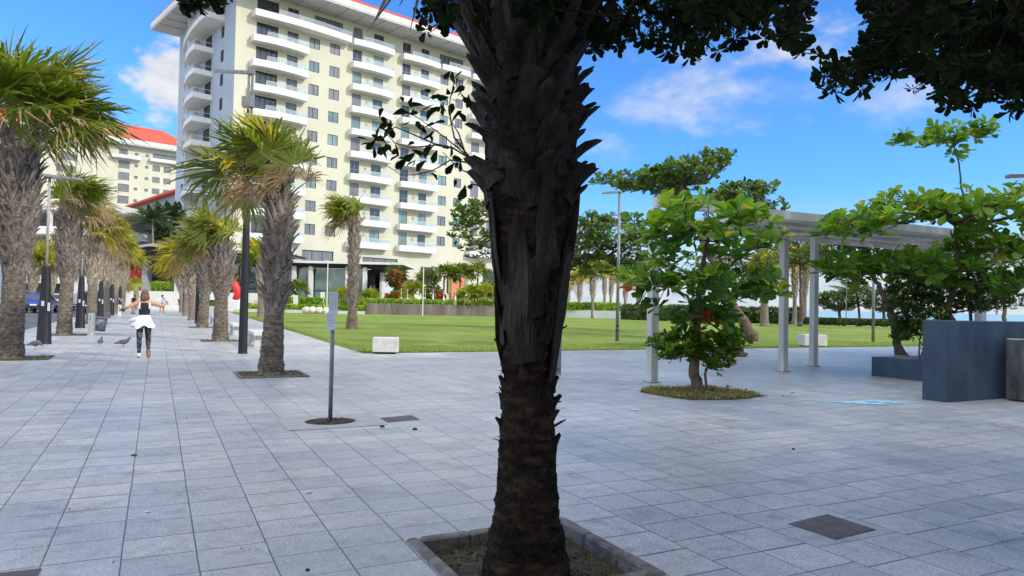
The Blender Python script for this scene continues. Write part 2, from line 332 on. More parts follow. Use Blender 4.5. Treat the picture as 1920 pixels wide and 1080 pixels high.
m_redp = mat('red_paint', (.60, .02, .02), (.70, .03, .03), 2, .45)
m_dark = mat('dark_paint', (.006, .007, .010), (.011, .013, .018), 5, .6, .1, 30)
m_blk = mat('black', (.012, .012, .014), (.022, .022, .024), 5, .6)
m_steel = mat('galvanised_steel', (.16, .165, .17), (.28, .285, .29), 10, .5, .05, 30, metal=.15)
m_stain = mat('stainless', (.10, .10, .10), (.42, .42, .40), 3.5, .38, .05, 8, metal=.85, stretch=(1, 1, .3), c3=(.27, .27, .265))
m_pale = mat('pale_pole_paint', (.62, .60, .55), (.70, .68, .62), 4, .5)
m_colw = mat('off_white_paint', (.58, .575, .54), (.68, .67, .63), 3.5, .6, .2, 60, stretch=(1, 1, .25), s2=2.0)
m_bluewall = mat('blue_grey_paint', (.032, .060, .10), (.062, .098, .140), 2.2, .55, .25, 60, stretch=(1, 1, .5), s2=1.1)
m_glass = mat('dark_glass', (.015, .022, .028), (.05, .06, .07), .5, .08, spec=.8)
m_curt = mat('curtained_glass', (.10, .11, .12), (.22, .23, .24), 1.5, .2, stretch=(6, 6, .3))
m_teal = mat('teal_glass', (.09, .16, .155), (.22, .31, .29), .35, .08, spec=.7)
m_rail = mat('rail_glass', (.42, .50, .54), (.52, .58, .62), .5, .12, spec=.6)
_nt = m_rail.node_tree; _t = _nt.nodes.new('ShaderNodeBsdfTransparent'); _m = _nt.nodes.new('ShaderNodeMixShader'); _m.inputs[0].default_value = .55; _t.inputs[0].default_value = (.8, .9, .95, 1)
_nt.links.new(_nt.nodes['Principled BSDF'].outputs[0], _m.inputs[1]); _nt.links.new(_t.outputs[0], _m.inputs[2]); _nt.links.new(_m.outputs[0], _nt.nodes['Material Output'].inputs[0])
m_soffit = mat('soffit', (.42, .42, .41), (.50, .50, .49), 1, .8)
m_hole = mat('interior', (.02, .02, .022), (.05, .05, .05), 1, .9)
m_bark = mat('palm_bark', (.08, .060, .044), (.36, .30, .24), 9, .9, .9, 40, stretch=(1, 1, 2.5), c3=(.21, .17, .13), s2=1.2)
m_barkl = mat('palm_bark_pale', (.15, .12, .088), (.38, .32, .25), 9, .9, .9, 40, stretch=(1, 1, 3), c3=(.24, .195, .15))
m_boot = mat('palm_boot', (.13, .105, .085), (.40, .335, .28), 7, .85, .7, 50, stretch=(1, 1, .35), c3=(.25, .205, .17), s2=1.5)
m_bootw = mat('palm_boot_warm', (.22, .18, .13), (.58, .49, .36), 7, .85, .6, 50, stretch=(1, 1, .35), c3=(.38, .32, .24))
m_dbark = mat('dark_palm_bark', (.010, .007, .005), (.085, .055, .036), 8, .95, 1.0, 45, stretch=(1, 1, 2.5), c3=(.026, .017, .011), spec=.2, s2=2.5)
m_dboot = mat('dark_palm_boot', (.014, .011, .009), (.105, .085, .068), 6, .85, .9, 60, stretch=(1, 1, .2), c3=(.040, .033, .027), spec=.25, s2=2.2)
m_twig = mat('twig_bark', (.055, .042, .03), (.13, .10, .075), 12, .9, .5, 60)
m_trunk = mat('tree_bark', (.09, .065, .05), (.22, .17, .13), 10, .9, .9, 40, stretch=(1, 1, .4))
m_palmleaf = leafmat('palm_leaf', (.05, .075, .008), (.125, .165, .016), (.28, .29, .035), .40)
m_palmyel = leafmat('palm_leaf_yellow', (.20, .19, .015), (.42, .34, .02), (.62, .46, .03), .35)
m_palmdead = leafmat('palm_leaf_dead', (.16, .09, .045), (.30, .19, .10), (.46, .33, .19), .15, .8)
m_petiole = mat('palm_petiole', (.12, .13, .04), (.24, .22, .09), 9, .6)
m_cocoleaf = leafmat('coconut_leaf', (.02, .045, .02), (.04, .085, .03), (.09, .14, .04), .3)
m_almleaf = leafmat('almond_leaf', (.035, .095, .010), (.095, .21, .018), (.26, .37, .04), .45, .36, extra=(.45, .05, .015))
m_grapeleaf = leafmat('grape_leaf', (.030, .065, .012), (.07, .14, .022), (.17, .24, .04), .3, .4)
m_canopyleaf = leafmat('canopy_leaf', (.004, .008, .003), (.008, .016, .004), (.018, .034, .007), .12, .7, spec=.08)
m_hedge = leafmat('hedge_leaf', (.09, .18, .015), (.20, .34, .025), (.44, .52, .05), .4)
m_bush = leafmat('bush_leaf', (.022, .055, .010), (.05, .10, .018), (.12, .19, .03), .3, extra=(.5, .03, .02))
m_bloom = leafmat('red_bloom', (.45, .015, .012), (.6, .025, .02), (.75, .06, .04), .3)
m_grassb = leafmat('grass_blade', (.08, .10, .018), (.17, .18, .035), (.40, .34, .15), .3, .7)
m_skin = mat('skin', (.50, .25, .17), (.58, .31, .21), 6, .55)
m_hair = mat('brown_hair', (.13, .065, .03), (.26, .14, .07), 30, .5, .5, 60, stretch=(4, 4, .5))
m_cblk = mat('black_cloth', (.012, .012, .016), (.025, .025, .03), 8, .85)
m_cwht = mat('white_cloth', (.72, .75, .84), (.82, .84, .90), 6, .85, .3, 12)
m_legg = mat('patterned_leggings', (.008, .010, .012), (.22, .25, .28), 9, .8, detail=3, c3=(.012, .014, .018))
m_shoe = mat('shoe', (.16, .07, .05), (.30, .14, .10), 8, .7)
m_shoew = mat('shoe_white', (.6, .58, .55), (.7, .68, .65), 8, .7)
m_wood = mat('weathered_board', (.085, .062, .05), (.22, .19, .165), .8, .8, .2, 20, stretch=(1.0, 1.0, .05), c3=(.14, .115, .10))
m_sea = mat('sea_water', (.22, .36, .38), (.30, .45, .46), .02, .35, .4, .8)
m_rock = mat('pale_boulder', (.62, .57, .47), (.74, .69, .58), 4, .85, .3, 12)
m_paintcar = [mat('car_paint_blue', (.008, .05, .26), (.012, .07, .33), 2, .25), mat('car_paint_black', (.012, .012, .014), (.02, .02, .022), 2, .2),
              mat('car_paint_white', (.62, .62, .62), (.72, .72, .72), 2, .3), mat('car_paint_grey', (.20, .21, .23), (.26, .27, .29), 2, .3)]
m_tail = mat('tail_light', (.55, .01, .01), (.65, .02, .02), 3, .3)
m_lamp = mat('lens', (.65, .65, .62), (.75, .75, .72), 3, .2)
m_tyre = mat('tyre', (.012, .012, .012), (.022, .022, .022), 8, .85)
m_plate = mat('board_panel', (.50, .56, .64), (.62, .68, .76), 14, .4, stretch=(1, 1, 2.5))
m_bluech = mat('blue_chalk', (.32, .62, .80), (.45, .72, .85), 20, .9)
m_pigeon = mat('pigeon_feather', (.045, .05, .065), (.14, .15, .17), 25, .7)
m_olive = mat('olive_wall', (.16, .18, .05), (.20, .22, .07), 1, .8)
m_orange = mat('orange_panel', (.55, .16, .08), (.62, .20, .11), 2, .7)

# ------------------------------------------------------------------ ground, plaza, lawn, road, sea
def sheet(name, rects, m, z, rot=YAW):
    mb = MB()
    for p in rects:
        if len(p) == 4 and not isinstance(p[0], (tuple, list, np.ndarray)):
            a0, a1, b0, b1 = p; p = [(a0, b0), (a1, b0), (a1, b1), (a0, b1)]
        mb.raw([(q[0], q[1], 0) for q in p], [tuple(range(len(p)))])
    o = mb.build(name, m); o.location = (0, 0, z); o.rotation_euler = (0, 0, rot); return struct(o)
PA0, PA1, PB0, PB1 = 1.46, 2.58, 3.20, 4.28             # pit of the near palm
sheet('ground', [(-2500, 2500, -2500, 2500)], m_sand, -.5)
sheet('plaza_pavement', [(-4.65, PA0, -25, 20.1), (PA1, 75, -25, 20.1), (PA0, PA1, -25, PB0), (PA0, PA1, PB1, 20.1),
                         [(-4.65, 20.1), (5.33, 20.1), (7.4, 96), (-4.65, 96)]], m_tile, 0)
def toab(p): return (float(np.dot(p[:2], A[:2])), float(np.dot(p[:2], B[:2])))
far = [toab(p) for p in [(62, 66), (33, 70), (12, 92), (-12, 86), (-30, 83)]]
sheet('lawn', [[(5.33, 20.1), (75, 19.9)] + far + [(7.3, 88)]], m_lawn, .012)
sheet('soil_bed', [(PA0, PA1, PB0, PB1)], m_soil, -.07)
sheet('far_path', [[(7.4, 85), (60, 75), (90, 66), (130, 160), (-20, 190), (-4.65, 96)]], m_pad, -.012)
sheet('road', [(-19, -4.82, -30, 190)], m_asph, -.13)
sheet('far_sidewalk', [(-26, -19.1, -30, 190)], m_pad, 0.0)
mb = MB(); b0 = -30
while b0 < 100:
    mb.box(-4.82, -4.65, b0, b0 + 1.19, -.3, .02, 0, R.random()); b0 += 1.2
kb = mb.build('kerb', m_kerb); kb.rotation_euler = (0, 0, YAW); struct(kb)
mb = MB(); mb.raw([(20, 150, 0), (2500, 60, 0), (4000, 5200, 0), (-1500, 5200, 0), (-60, 190, 0)], [(0, 1, 2, 3, 4)])
sea = mb.build('sea', m_sea); sea.location = (0, 0, -.3); struct(sea)

# grass blades: lawn edge and pit grass (uncountable)
def blades(mb, pts, hgt, wid, lean=.5, tint=(0, 1)):
    pts = np.asarray(pts); n = len(pts); az = rng.uniform(0, 2 * math.pi, n); h = hgt * rng.uniform(.5, 1.2, n)
    d = np.stack([np.cos(az), np.sin(az), np.zeros(n)], -1); s = np.stack([-np.sin(az), np.cos(az), np.zeros(n)], -1) * wid / 2
    top = pts + d * (h * lean)[:, None] + np.array([0, 0, 1]) * h[:, None]; mid = pts + d * (h * lean * .25)[:, None] + np.array([0, 0, .55]) * h[:, None]
    V = np.stack([pts - s, pts + s, mid + s * .8, mid - s * .8, top], 1)
    t = rng.uniform(*tint, n)
    Q = np.array([[0, 1, 2, 3]])[None] + (np.arange(n) * 5)[:, None, None]; T = np.array([[3, 2, 4]])[None] + (np.arange(n) * 5)[:, None, None]
    mb.raw(V.reshape(-1, 3), [tuple(x) for x in Q.reshape(-1, 4)] + [tuple(x) for x in T.reshape(-1, 3)], 0, np.concatenate([t, t]))
mb = MB(); n = 16000
a_ = 5.33 + 34 * rng.random(n); b_ = 20.12 + 3.2 * rng.random(n) ** 2
e_ = rng.random(5000) ** .8 * 40; p2 = np.stack([5.4 + e_ / 68 * 2.05 + .35 * rng.random(5000) ** 2, 20.1 + e_], -1)
P_ = np.concatenate([np.stack([a_, b_], -1), p2]); P_ = P_[:, :1] * A + P_[:, 1:] * B + [0, 0, .01]
m_lawnb = leafmat('lawn_blade', (.085, .145, .018), (.17, .25, .04), (.32, .36, .09), .2, .8, spec=.1)
blades(mb, P_, .042, .016); o = mb.build('grass', m_lawnb); tag(o, 'short mown grass blades along the near edges of the lawn', 'grass', kind='stuff')

# ------------------------------------------------------------------ foliage tools
def leaf_batch(mb, P, D, Nn, Ln, wr=.5, mi=0, tint=None, fold=.18, obov=True):
    """P base, D direction, Nn upper normal, Ln length: two folded quads per leaf"""
    n = len(P); D = unit(D); S = unit(np.cross(D, Nn)); Nn = np.cross(S, D); Ln = np.broadcast_to(Ln, (n,))[:, None]
    w = Ln * wr / 2; c = fold * w
    f1, f2, w1, w2 = (.38, .76, .62, 1.0) if obov else (.3, .65, .9, .85)
    tipdrop = -Nn * Ln * .10
    L1 = P + D * Ln * f1 + S * w * w1 + Nn * c; L2 = P + D * Ln * f2 + S * w * w2 + Nn * c + tipdrop * .4
    R1 = P + D * Ln * f1 - S * w * w1 + Nn * c; R2 = P + D * Ln * f2 - S * w * w2 + Nn * c + tipdrop * .4
    T1 = P + D * Ln * .97 + S * w * .35 + tipdrop; T2 = P + D * Ln * .97 - S * w * .35 + tipdrop; T = P + D * Ln + tipdrop * 1.1
    V = np.stack([P, L1, L2, T1, T, T2, R2, R1], 1)
    Q = np.array([[0, 1, 2, 3, 4], [0, 4, 5, 6, 7]])[None] + (np.arange(n) * 8)[:, None, None]
    t = rng.random(n) if tint is None else tint
    mb.raw(V.reshape(-1, 3), Q.reshape(-1, 5), mi, np.repeat(t, 2))
def rosettes(mb, C, Ax, size, per=8, wr=.5, spread=1.1, mi=0, tintc=None, tvar=.22, fold=.18, obov=True):
    n = len(C); Ax = unit(Ax); size = np.broadcast_to(size, (n,))
    ref = rng.standard_normal((n, 3)); X = unit(np.cross(Ax, ref)); Y = np.cross(Ax, X)
    k = per; ang = rng.uniform(0, 2 * math.pi, (n, 1)) + np.arange(k)[None] * 2.399 + rng.normal(0, .25, (n, k))
    tilt = spread * rng.uniform(.45, 1.25, (n, k))
    R_ = np.cos(ang)[..., None] * X[:, None] + np.sin(ang)[..., None] * Y[:, None]
    D = R_ * np.sin(tilt)[..., None] + Ax[:, None] * np.cos(tilt)[..., None]
    Nn = Ax[:, None] * np.sin(tilt)[..., None] - R_ * np.cos(tilt)[..., None] + rng.normal(0, .25, (n, k, 3)) 
    P = C[:, None] + Ax[:, None] * (rng.uniform(-.25, .1, (n, k)) * size[:, None])[..., None] + D * (size * .12)[:, None, None]
    Ls = size[:, None] * rng.uniform(.6, 1.15, (n, k))
    tc = (rng.random(n) if tintc is None else tintc)[:, None] + rng.normal(0, tvar, (n, k))
    red = (np.zeros(n) if tintc is None else (np.asarray(tintc) >= 1))[:, None] * np.ones((1, k)); leaf_batch(mb, P.reshape(-1, 3), D.reshape(-1, 3), Nn.reshape(-1, 3), Ls.ravel(), wr, mi, np.where(red > 0, 1.0, np.where(rng.random((n, k)) < .035, .948, np.clip(tc, 0, .93))).ravel(), fold, obov)
def grow(nodes, targets, step=.25, wander=.06, bias=None):
    """connects targets to an existing skeleton; returns nodes, parents, loads"""
    Np = [np.array(p, float) for p in nodes]; par = list(range(-1, len(Np) - 1)); fixed = len(Np)
    t = np.asarray(targets); root = Np[-1]; order = np.argsort(np.linalg.norm(t - root, axis=1)); ends = []
    arr = np.zeros((len(t) * 40 + len(Np) + 10, 3)); arr[:len(Np)] = Np; cnt = len(Np); lo = max(0, fixed - max(1, fixed * 6 // 10))
    pathd = np.zeros(len(arr)); 
    for i in order:
        q = t[i]; d = np.linalg.norm(arr[lo:cnt] - q, axis=1) + .22 * pathd[lo:cnt]; j = int(np.argmin(d)) + lo; p = arr[j]
        L_ = np.linalg.norm(q - p); k = max(1, int(L_ / step)); sag = rng.normal(0, wander, 3) * L_
        last = j
        for m_ in range(1, k + 1):
            f = m_ / k; w = p + (q - p) * f + sag * math.sin(f * math.pi) + (rng.normal(0, wander * step, 3) if m_ < k else 0)
            if cnt >= len(arr): break
            arr[cnt] = w; par.append(last); pathd[cnt] = pathd[last] + L_ / k; last = cnt; cnt += 1
        ends.append((i, last))
    load = np.zeros(cnt); 
    for _, e in ends: load[e] += 1
    for c in range(cnt - 1, 0, -1):
        if par[c] >= 0: load[par[c]] += load[c]
    return arr[:cnt], np.array(par), load, fixed, ends
def branches(mb, arr, par, load, fixed, rtip, rmax, k=5, expn=.5, skip_fixed=True, mi=0):
    r = np.minimum(rtip * np.maximum(load, 1) ** expn, rmax); c = np.arange(len(arr)); sel = par >= 0
    if skip_fixed: sel &= c >= fixed
    c = c[sel]; big = r[c] > rtip * 3
    for g, kk in ((big, k + 2), (~big, max(3, k - 1))):
        cc = c[g]
        if len(cc): mb.cones(arr[par[cc]], arr[cc], np.minimum(r[par[cc]], r[cc] * 1.25), r[cc], kk, mi)
def broad_tree(name, base, path, radii, targets, label, cat, leaf, lsize, per=8, wr=.5, leafm=None, barkm=None, upw=.8, rtip=.006, rmax=.1, spread=1.1,
               tint=None, step=.3, group=None, wander=.06, tvar=.22, extra_leaf=None):
    base = np.asarray(base, float); root = thing(name, base, label, cat, group); barkm = barkm or m_trunk
    path = np.asarray(path, float)
    ts = np.linspace(0, 1, max(8, len(path) * 5)); idx = np.linspace(0, 1, len(path))
    PP = np.stack([np.interp(ts, idx, path[:, i]) for i in range(3)], -1)
    for _ in range(2): PP[1:-1] = (PP[:-2] + PP[1:-1] * 2 + PP[2:]) / 4
    PP[1:-1] += rng.normal(0, radii[0] * .12, (len(PP) - 2, 3)); rr = np.interp(ts, np.linspace(0, 1, len(radii)), radii) * (1 + rng.normal(0, .05, len(ts)))
    rr[0] *= 1.35
    mb = MB(); mb.tube(PP, rr, 10); mb.build('trunk', barkm, root, smooth=True)
    arr, par, load, fixed, ends = grow(PP, targets, step, wander)
    mb = MB(); branches(mb, arr, par, load, fixed, rtip, rmax); mb.build('branches', barkm, root, smooth=True)
    mb = MB(); ii = np.array([i for i, _ in ends]); ee = np.array([e for _, e in ends]); C = arr[ee]; pd = unit(arr[ee] - arr[par[ee]])
    Ax = pd * (1 - upw) + np.array([0, 0, 1.0]) * upw + rng.normal(0, .25, C.shape)
    rosettes(mb, C, Ax, lsize * rng.uniform(.75, 1.2, len(C)), per, wr, spread, 0, None if tint is None else tint[ii], tvar)
    mb.build('leaves', leafm or m_almleaf, root)
    return root
def blob(c, r, n, shell=.35):
    d = unit(rng.standard_normal((n, 3))); q = (shell + (1 - shell) * rng.random(n)) ** .6
    return np.asarray(c) + d * q[:, None] * np.asarray(r)

# ------------------------------------------------------------------ fan palms
def fan_frond(mbg, mbp, base, d, petL, Rf, nseg, wind, mi, tint, droop=.35, arc=1.9, sub=4):
    d = unit(d); side = unit(np.cross(d, [0, 0, 1.0]) + 1e-6); nrm = unit(np.cross(side, d))
    t = np.linspace(0, 1, 5)[:, None]; bend = wind * petL * .28 - np.array([0, 0, petL * droop * .35])
    Pp = base + d * petL * t + bend * t ** 2; mbp.tube(Pp, np.linspace(.022, .010, 5) * (.6 + petL * .35), 4, 0, .5, caps=False)
    hub = Pp[-1]; d2 = unit(Pp[-1] - Pp[-2] + wind * .35); side = unit(np.cross(d2, nrm)); nrm = np.cross(side, d2)
    roll = rng.normal(0, .45); s_ = side * math.cos(roll) + nrm * math.sin(roll); nrm = nrm * math.cos(roll) - side * math.sin(roll); side = s_
    a = np.linspace(-arc, arc, nseg) + rng.normal(0, .03, nseg); ln = Rf * (1 - .22 * (np.abs(a) / arc) ** 2) * rng.uniform(.68, 1.12, nseg)
    dirs = np.cos(a)[:, None] * d2 + np.sin(a)[:, None] * side - nrm * (.18 + .25 * np.abs(np.sin(a)))[:, None] * .5
    dirs = unit(dirs); per_ = unit(np.cross(dirs, nrm + rng.normal(0, .12, (nseg, 3))))
    tt = np.array([0.03, .30, .55, .8, 1.0]); da = 2 * arc / nseg
    wd = np.array([.05, .30 * da * .60, .55 * da * .56, .38 * da * .5, .02 * da]) ; wd[0] = .03 * da
    pts = hub + dirs[:, None] * (ln[:, None] * tt)[..., None]
    w2 = (tt ** 2.2)[None, :, None] * wind * (ln * rng.uniform(.12, .42, nseg))[:, None, None]
    gr = np.array([0, 0, -1.0]) * (tt ** 3)[None, :, None] * (ln * droop * rng.uniform(.3, 1.3, nseg))[:, None, None]
    jit = rng.normal(0, .085, (nseg, 5, 3)) * (tt ** 3)[None, :, None] * ln[:, None, None]
    pts = pts + w2 + gr + jit
    Lf = pts - per_[:, None] * (wd * 1.0)[None, :, None] * ln[:, None, None]; Rt = pts + per_[:, None] * wd[None, :, None] * ln[:, None, None]
    V = np.stack([Lf, Rt], 2).reshape(nseg, 10, 3)
    q = np.array([[0, 1, 3, 2], [2, 3, 5, 4], [4, 5, 7, 6], [6, 7, 9, 8]])
    Q = q[None] + (np.arange(nseg) * 10)[:, None, None]
    tn = np.clip(tint + rng.normal(0, .1, nseg), 0, 1)
    mm = np.full((nseg, 4), mi)
    if mi == 0: mm[:, 3] = np.where(rng.random(nseg) < .35, 2, 0)         # dried tips
    mbg.raw(V.reshape(-1, 3), Q.reshape(-1, 4), mm.ravel(), np.repeat(tn, 4))
def boots(mb, prof, z0, z1, n, ln, wd, c=(0, 0), out=.55, twist=.35, th=.3, mi=0, lean=None, blunt=0):
    """stubs of old leaf bases in crossing spirals; prof(z) gives the trunk radius"""
    for i in range(n):
        f = (i + R.random() * .5) / n; z = z0 + (z1 - z0) * f; a = i * 2.39996 + R.gauss(0, .12); r = prof(z) * .93
        cx, cy = (c[0], c[1]) if lean is None else lean(z)
        o = np.array([math.cos(a), math.sin(a), 0]); t = np.array([-math.sin(a), math.cos(a), 0]) ; l = ln * R.uniform(.7, 1.2) ; w = wd * R.uniform(.8, 1.2)
        tw = twist * (1 if i % 2 else -1) * R.uniform(.5, 1.2); ou = out * R.uniform(.6, 1.35)
        up = np.array([0, 0, 1.0]); d0 = unit(up + o * .15 + t * tw); d1 = unit(up + o * ou + t * tw * .6); d2 = unit(up + o * ou * 1.7 + t * tw * .2)
        p = [np.array([cx, cy, z]) + o * r]; p.append(p[0] + d0 * l * .4); p.append(p[1] + d1 * l * .35); p.append(p[2] + d2 * l * .3)
        ws = [w * 1.05, w * .9, w * (.55 + .25 * blunt), w * (R.uniform(.18, .42) + .2 * blunt)]; hs = [w * th * 1.5, w * th * 1.2, w * th, w * th * .6]
        V = []
        for k in range(4):
            dd = (d0, d0, d1, d2)[k]; oo = unit(o - dd * (o @ dd)); s_ = unit(np.cross(dd, oo))
            V += [p[k] - s_ * ws[k] / 2 - oo * hs[k] * .15, p[k] + oo * hs[k] * .0 - s_ * ws[k] * .2 - oo * hs[k] * .6 * 0 + oo * hs[k] * .5, p[k] + s_ * ws[k] * .2 + oo * hs[k] * .5, p[k] + s_ * ws[k] / 2 - oo * hs[k] * .15, p[k] - oo * hs[k] * .55]
        V[-3] = V[-3] + d2 * l * R.uniform(-.12, .12); V[-4] = V[-4] + d2 * l * R.uniform(-.1, .15); V[-2] = V[-2] - d2 * l * R.uniform(0, .15)
        Fc = [(15, 16, 17, 18, 19)]
        for k in range(3):
            for j in range(5): j2 = (j + 1) % 5; Fc.append((k * 5 + j, k * 5 + j2, k * 5 + 5 + j2, k * 5 + 5 + j))
        mb.raw(V, Fc, mi, R.random())
def palm_trunk(mb, prof, z0, z1, c=(0, 0), nr=70, k=26, ring=.03, rough=.03, lean=None, mi=0):
    z = np.linspace(z0, z1, nr); a = np.arange(k) / k * 2 * math.pi; rr = np.array([prof(x) for x in z])[:, None] * np.ones((1, k))
    ph = np.cumsum(rng.uniform(.6, 1.5, nr)); rr = rr * (1 + ring * np.sin(ph * 2.1)[:, None] + rough * rng.standard_normal((nr, k)) + rough * .8 * np.sin(3 * a + ph[:, None] * .4)[...])
    cc = np.array([(c if lean is None else lean(x)) for x in z])
    V = np.stack([rr * np.cos(a) + cc[:, :1], rr * np.sin(a) + cc[:, 1:], np.repeat(z[:, None], k, 1) + rng.normal(0, .004, (nr, k))], -1)
    i = np.arange(nr - 1)[:, None] * k; j = np.arange(k)[None]; j2 = (j + 1) % k
    mb.raw(V.reshape(-1, 3), [tuple(q) for q in np.stack([i + j, i + j2, i + k + j2, i + k + j], -1).reshape(-1, 4)] + [tuple(range((nr - 1) * k, nr * k))], mi, .5)
def fan_palm(base, hz, zb, rb, rn, rm, rt, crown_r, label, nfr=34, pet=1.0, wind=(-.5, .1, 0), nb=170, bl=.42, bw=.13, yel=.06, dead=.25, warm=False, nseg=30,
             group='fan palms planted along the promenade', trunkm=None, bootm=None, bootout=.55, cupr=1.0, tintm=.5, upb=0.25, deadlow=.45, name='fan_palm'):
    """hz trunk height, zb where the stubs begin"""
    base = np.asarray(base, float); root = thing(name, base, label, 'palm tree', group); x0, y0 = base[:2]; wind = np.asarray(wind, float)
    lx, ly = R.gauss(0, .02), R.gauss(0, .02)
    def lean(z): return (x0 + lx * z, y0 + ly * z)
    def prof(z):
        f = z / hz; fb = zb / hz
        if f < .08: return rb * 1.18 - (rb * .18) * f / .08
        if f < fb: return rb + (rn - rb) * (f - .08) / max(fb - .08, .01)
        g = (f - fb) / (1 - fb)
        return rn + (rm - rn) * math.sin(min(g / .62, 1) * math.pi / 2) if g < .62 else rm + (rt - rm) * ((g - .62) / .38) ** 1.3
    tm = trunkm or (m_barkl if warm else m_bark); bm = bootm or (m_bootw if warm else m_boot)
    mb = MB(); palm_trunk(mb, prof, -.02, hz, lean=lean)
    if base[1] < 40: boots(mb, prof, .05, zb, 150, .10, .10, lean=lean, out=.2, twist=.3, th=.3, blunt=1)
    mb.build('trunk', tm, root, smooth=False)
    mb = MB(); boots(mb, prof, zb, hz + .05, nb, bl, bw, lean=lean, out=bootout); mb.build('leaf_bases', bm, root)
    mg = MB(); mp = MB(); top = np.array([*lean(hz), hz])
    for i in range(nfr):
        f = (i + .5) / nfr; a = i * 2.39996 + R.gauss(0, .2); el = math.radians(84 - 66 * f ** 1.05) + R.gauss(0, .1)
        d = np.array([math.cos(a) * math.cos(el), math.sin(a) * math.cos(el), math.sin(el)]) + wind * (.5 + .3 * R.random()) + np.array([0, 0, upb])
        isdead = f > 1 - deadlow and R.random() < dead / deadlow; isy = (not isdead) and R.random() < yel
        L_ = pet * R.uniform(.75, 1.15) * (1.0 if not isdead else .85)
        fan_frond(mg, mp, top - np.array([0, 0, .25 * f]) + np.array([math.cos(a), math.sin(a), 0]) * rt * .5, d, L_, (crown_r - .0) * R.uniform(.85, 1.1) * (.85 if isdead else 1), nseg, wind * R.uniform(.7, 1.4),
                  2 if isdead else (1 if isy else 0), np.clip(tintm + R.gauss(0, .2) + (.15 - .3 * f), 0, 1), droop=.10 + .38 * f + (.4 if isdead else 0), arc=1.9 if not isdead else 1.1)
    mp.build('petioles', m_petiole, root); mg.build('crown', [m_palmleaf, m_palmyel, m_palmdead], root)
    return root

# ------------------------------------------------------------------ buildings
def wall_grid(mb, u0, u1, z0, z1, holes, y=0.0, depth=.3, mi=0, reveal=None):
    """wall in the local x-z plane facing -y with rectangular openings and reveals"""
    us = sorted(set([u0, u1] + [h[0] for h in holes] + [h[1] for h in holes])); zs = sorted(set([z0, z1] + [h[2] for h in holes] + [h[3] for h in holes]))
    V = []; Fc = []
    for i in range(len(us) - 1):
        for j in range(len(zs) - 1):
            uc, zc = (us[i] + us[i + 1]) / 2, (zs[j] + zs[j + 1]) / 2
            if any(h[0] < uc < h[1] and h[2] < zc < h[3] for h in holes): continue
            k = len(V); V += [(us[i], y, zs[j]), (us[i + 1], y, zs[j]), (us[i + 1], y, zs[j + 1]), (us[i], y, zs[j + 1])]; Fc.append((k, k + 1, k + 2, k + 3))
    for h in holes:
        a, b, c, d = h[:4]
        for q in (((a, c), (a, d)), ((b, d), (b, c)), ((a, d), (b, d)), ((b, c), (a, c))):
            k = len(V); (ua, za), (ub, zb) = q; V += [(ua, y, za), (ua, y + depth, za), (ub, y + depth, zb), (ub, y, zb)]; Fc.append((k, k + 1, k + 2, k + 3))
    mb.raw(V, Fc, mi)
UY = math.radians(48.2)
U_ = np.array([math.sin(UY), math.cos(UY), 0]); NIN = np.array([-U_[1], U_[0], 0]); Z_ = np.array([0, 0, 1.0])
HC = np.array([-38.5, 98, 0]) - U_ * .75
def window(frame, parent, u0, u1, z0, z1, y, kind='window', mullions=1, split=None, glass=None, fm=None):
    g = MB(frame); g.box(u0 + .02, u1 - .02, y, y + .04, z0 + .02, z1 - .02, 0, R.random())
    o = g.build(kind, glass or R.choice([m_curt, m_teal, m_curt, m_glass]), parent)
    f = MB(frame); t = .06
    f.box(u0, u0 + t, y - .05, y - .003, z0, z1); f.box(u1 - t, u1, y - .05, y - .003, z0, z1); f.box(u0 + t, u1 - t, y - .05, y - .003, z0, z0 + t); f.box(u0 + t, u1 - t, y - .05, y - .003, z1 - t, z1)
    for k in range(mullions):
        x = u0 + (u1 - u0) * (k + 1) / (mullions + 1); f.box(x - t / 2, x + t / 2, y - .045, y - .003, z0 + t, z1 - t)
    if split: f.box(u0 + t, u1 - t, y - .04, y - .003, split, split + t)
    f.build('frame', fm or m_steel, o)
    return o
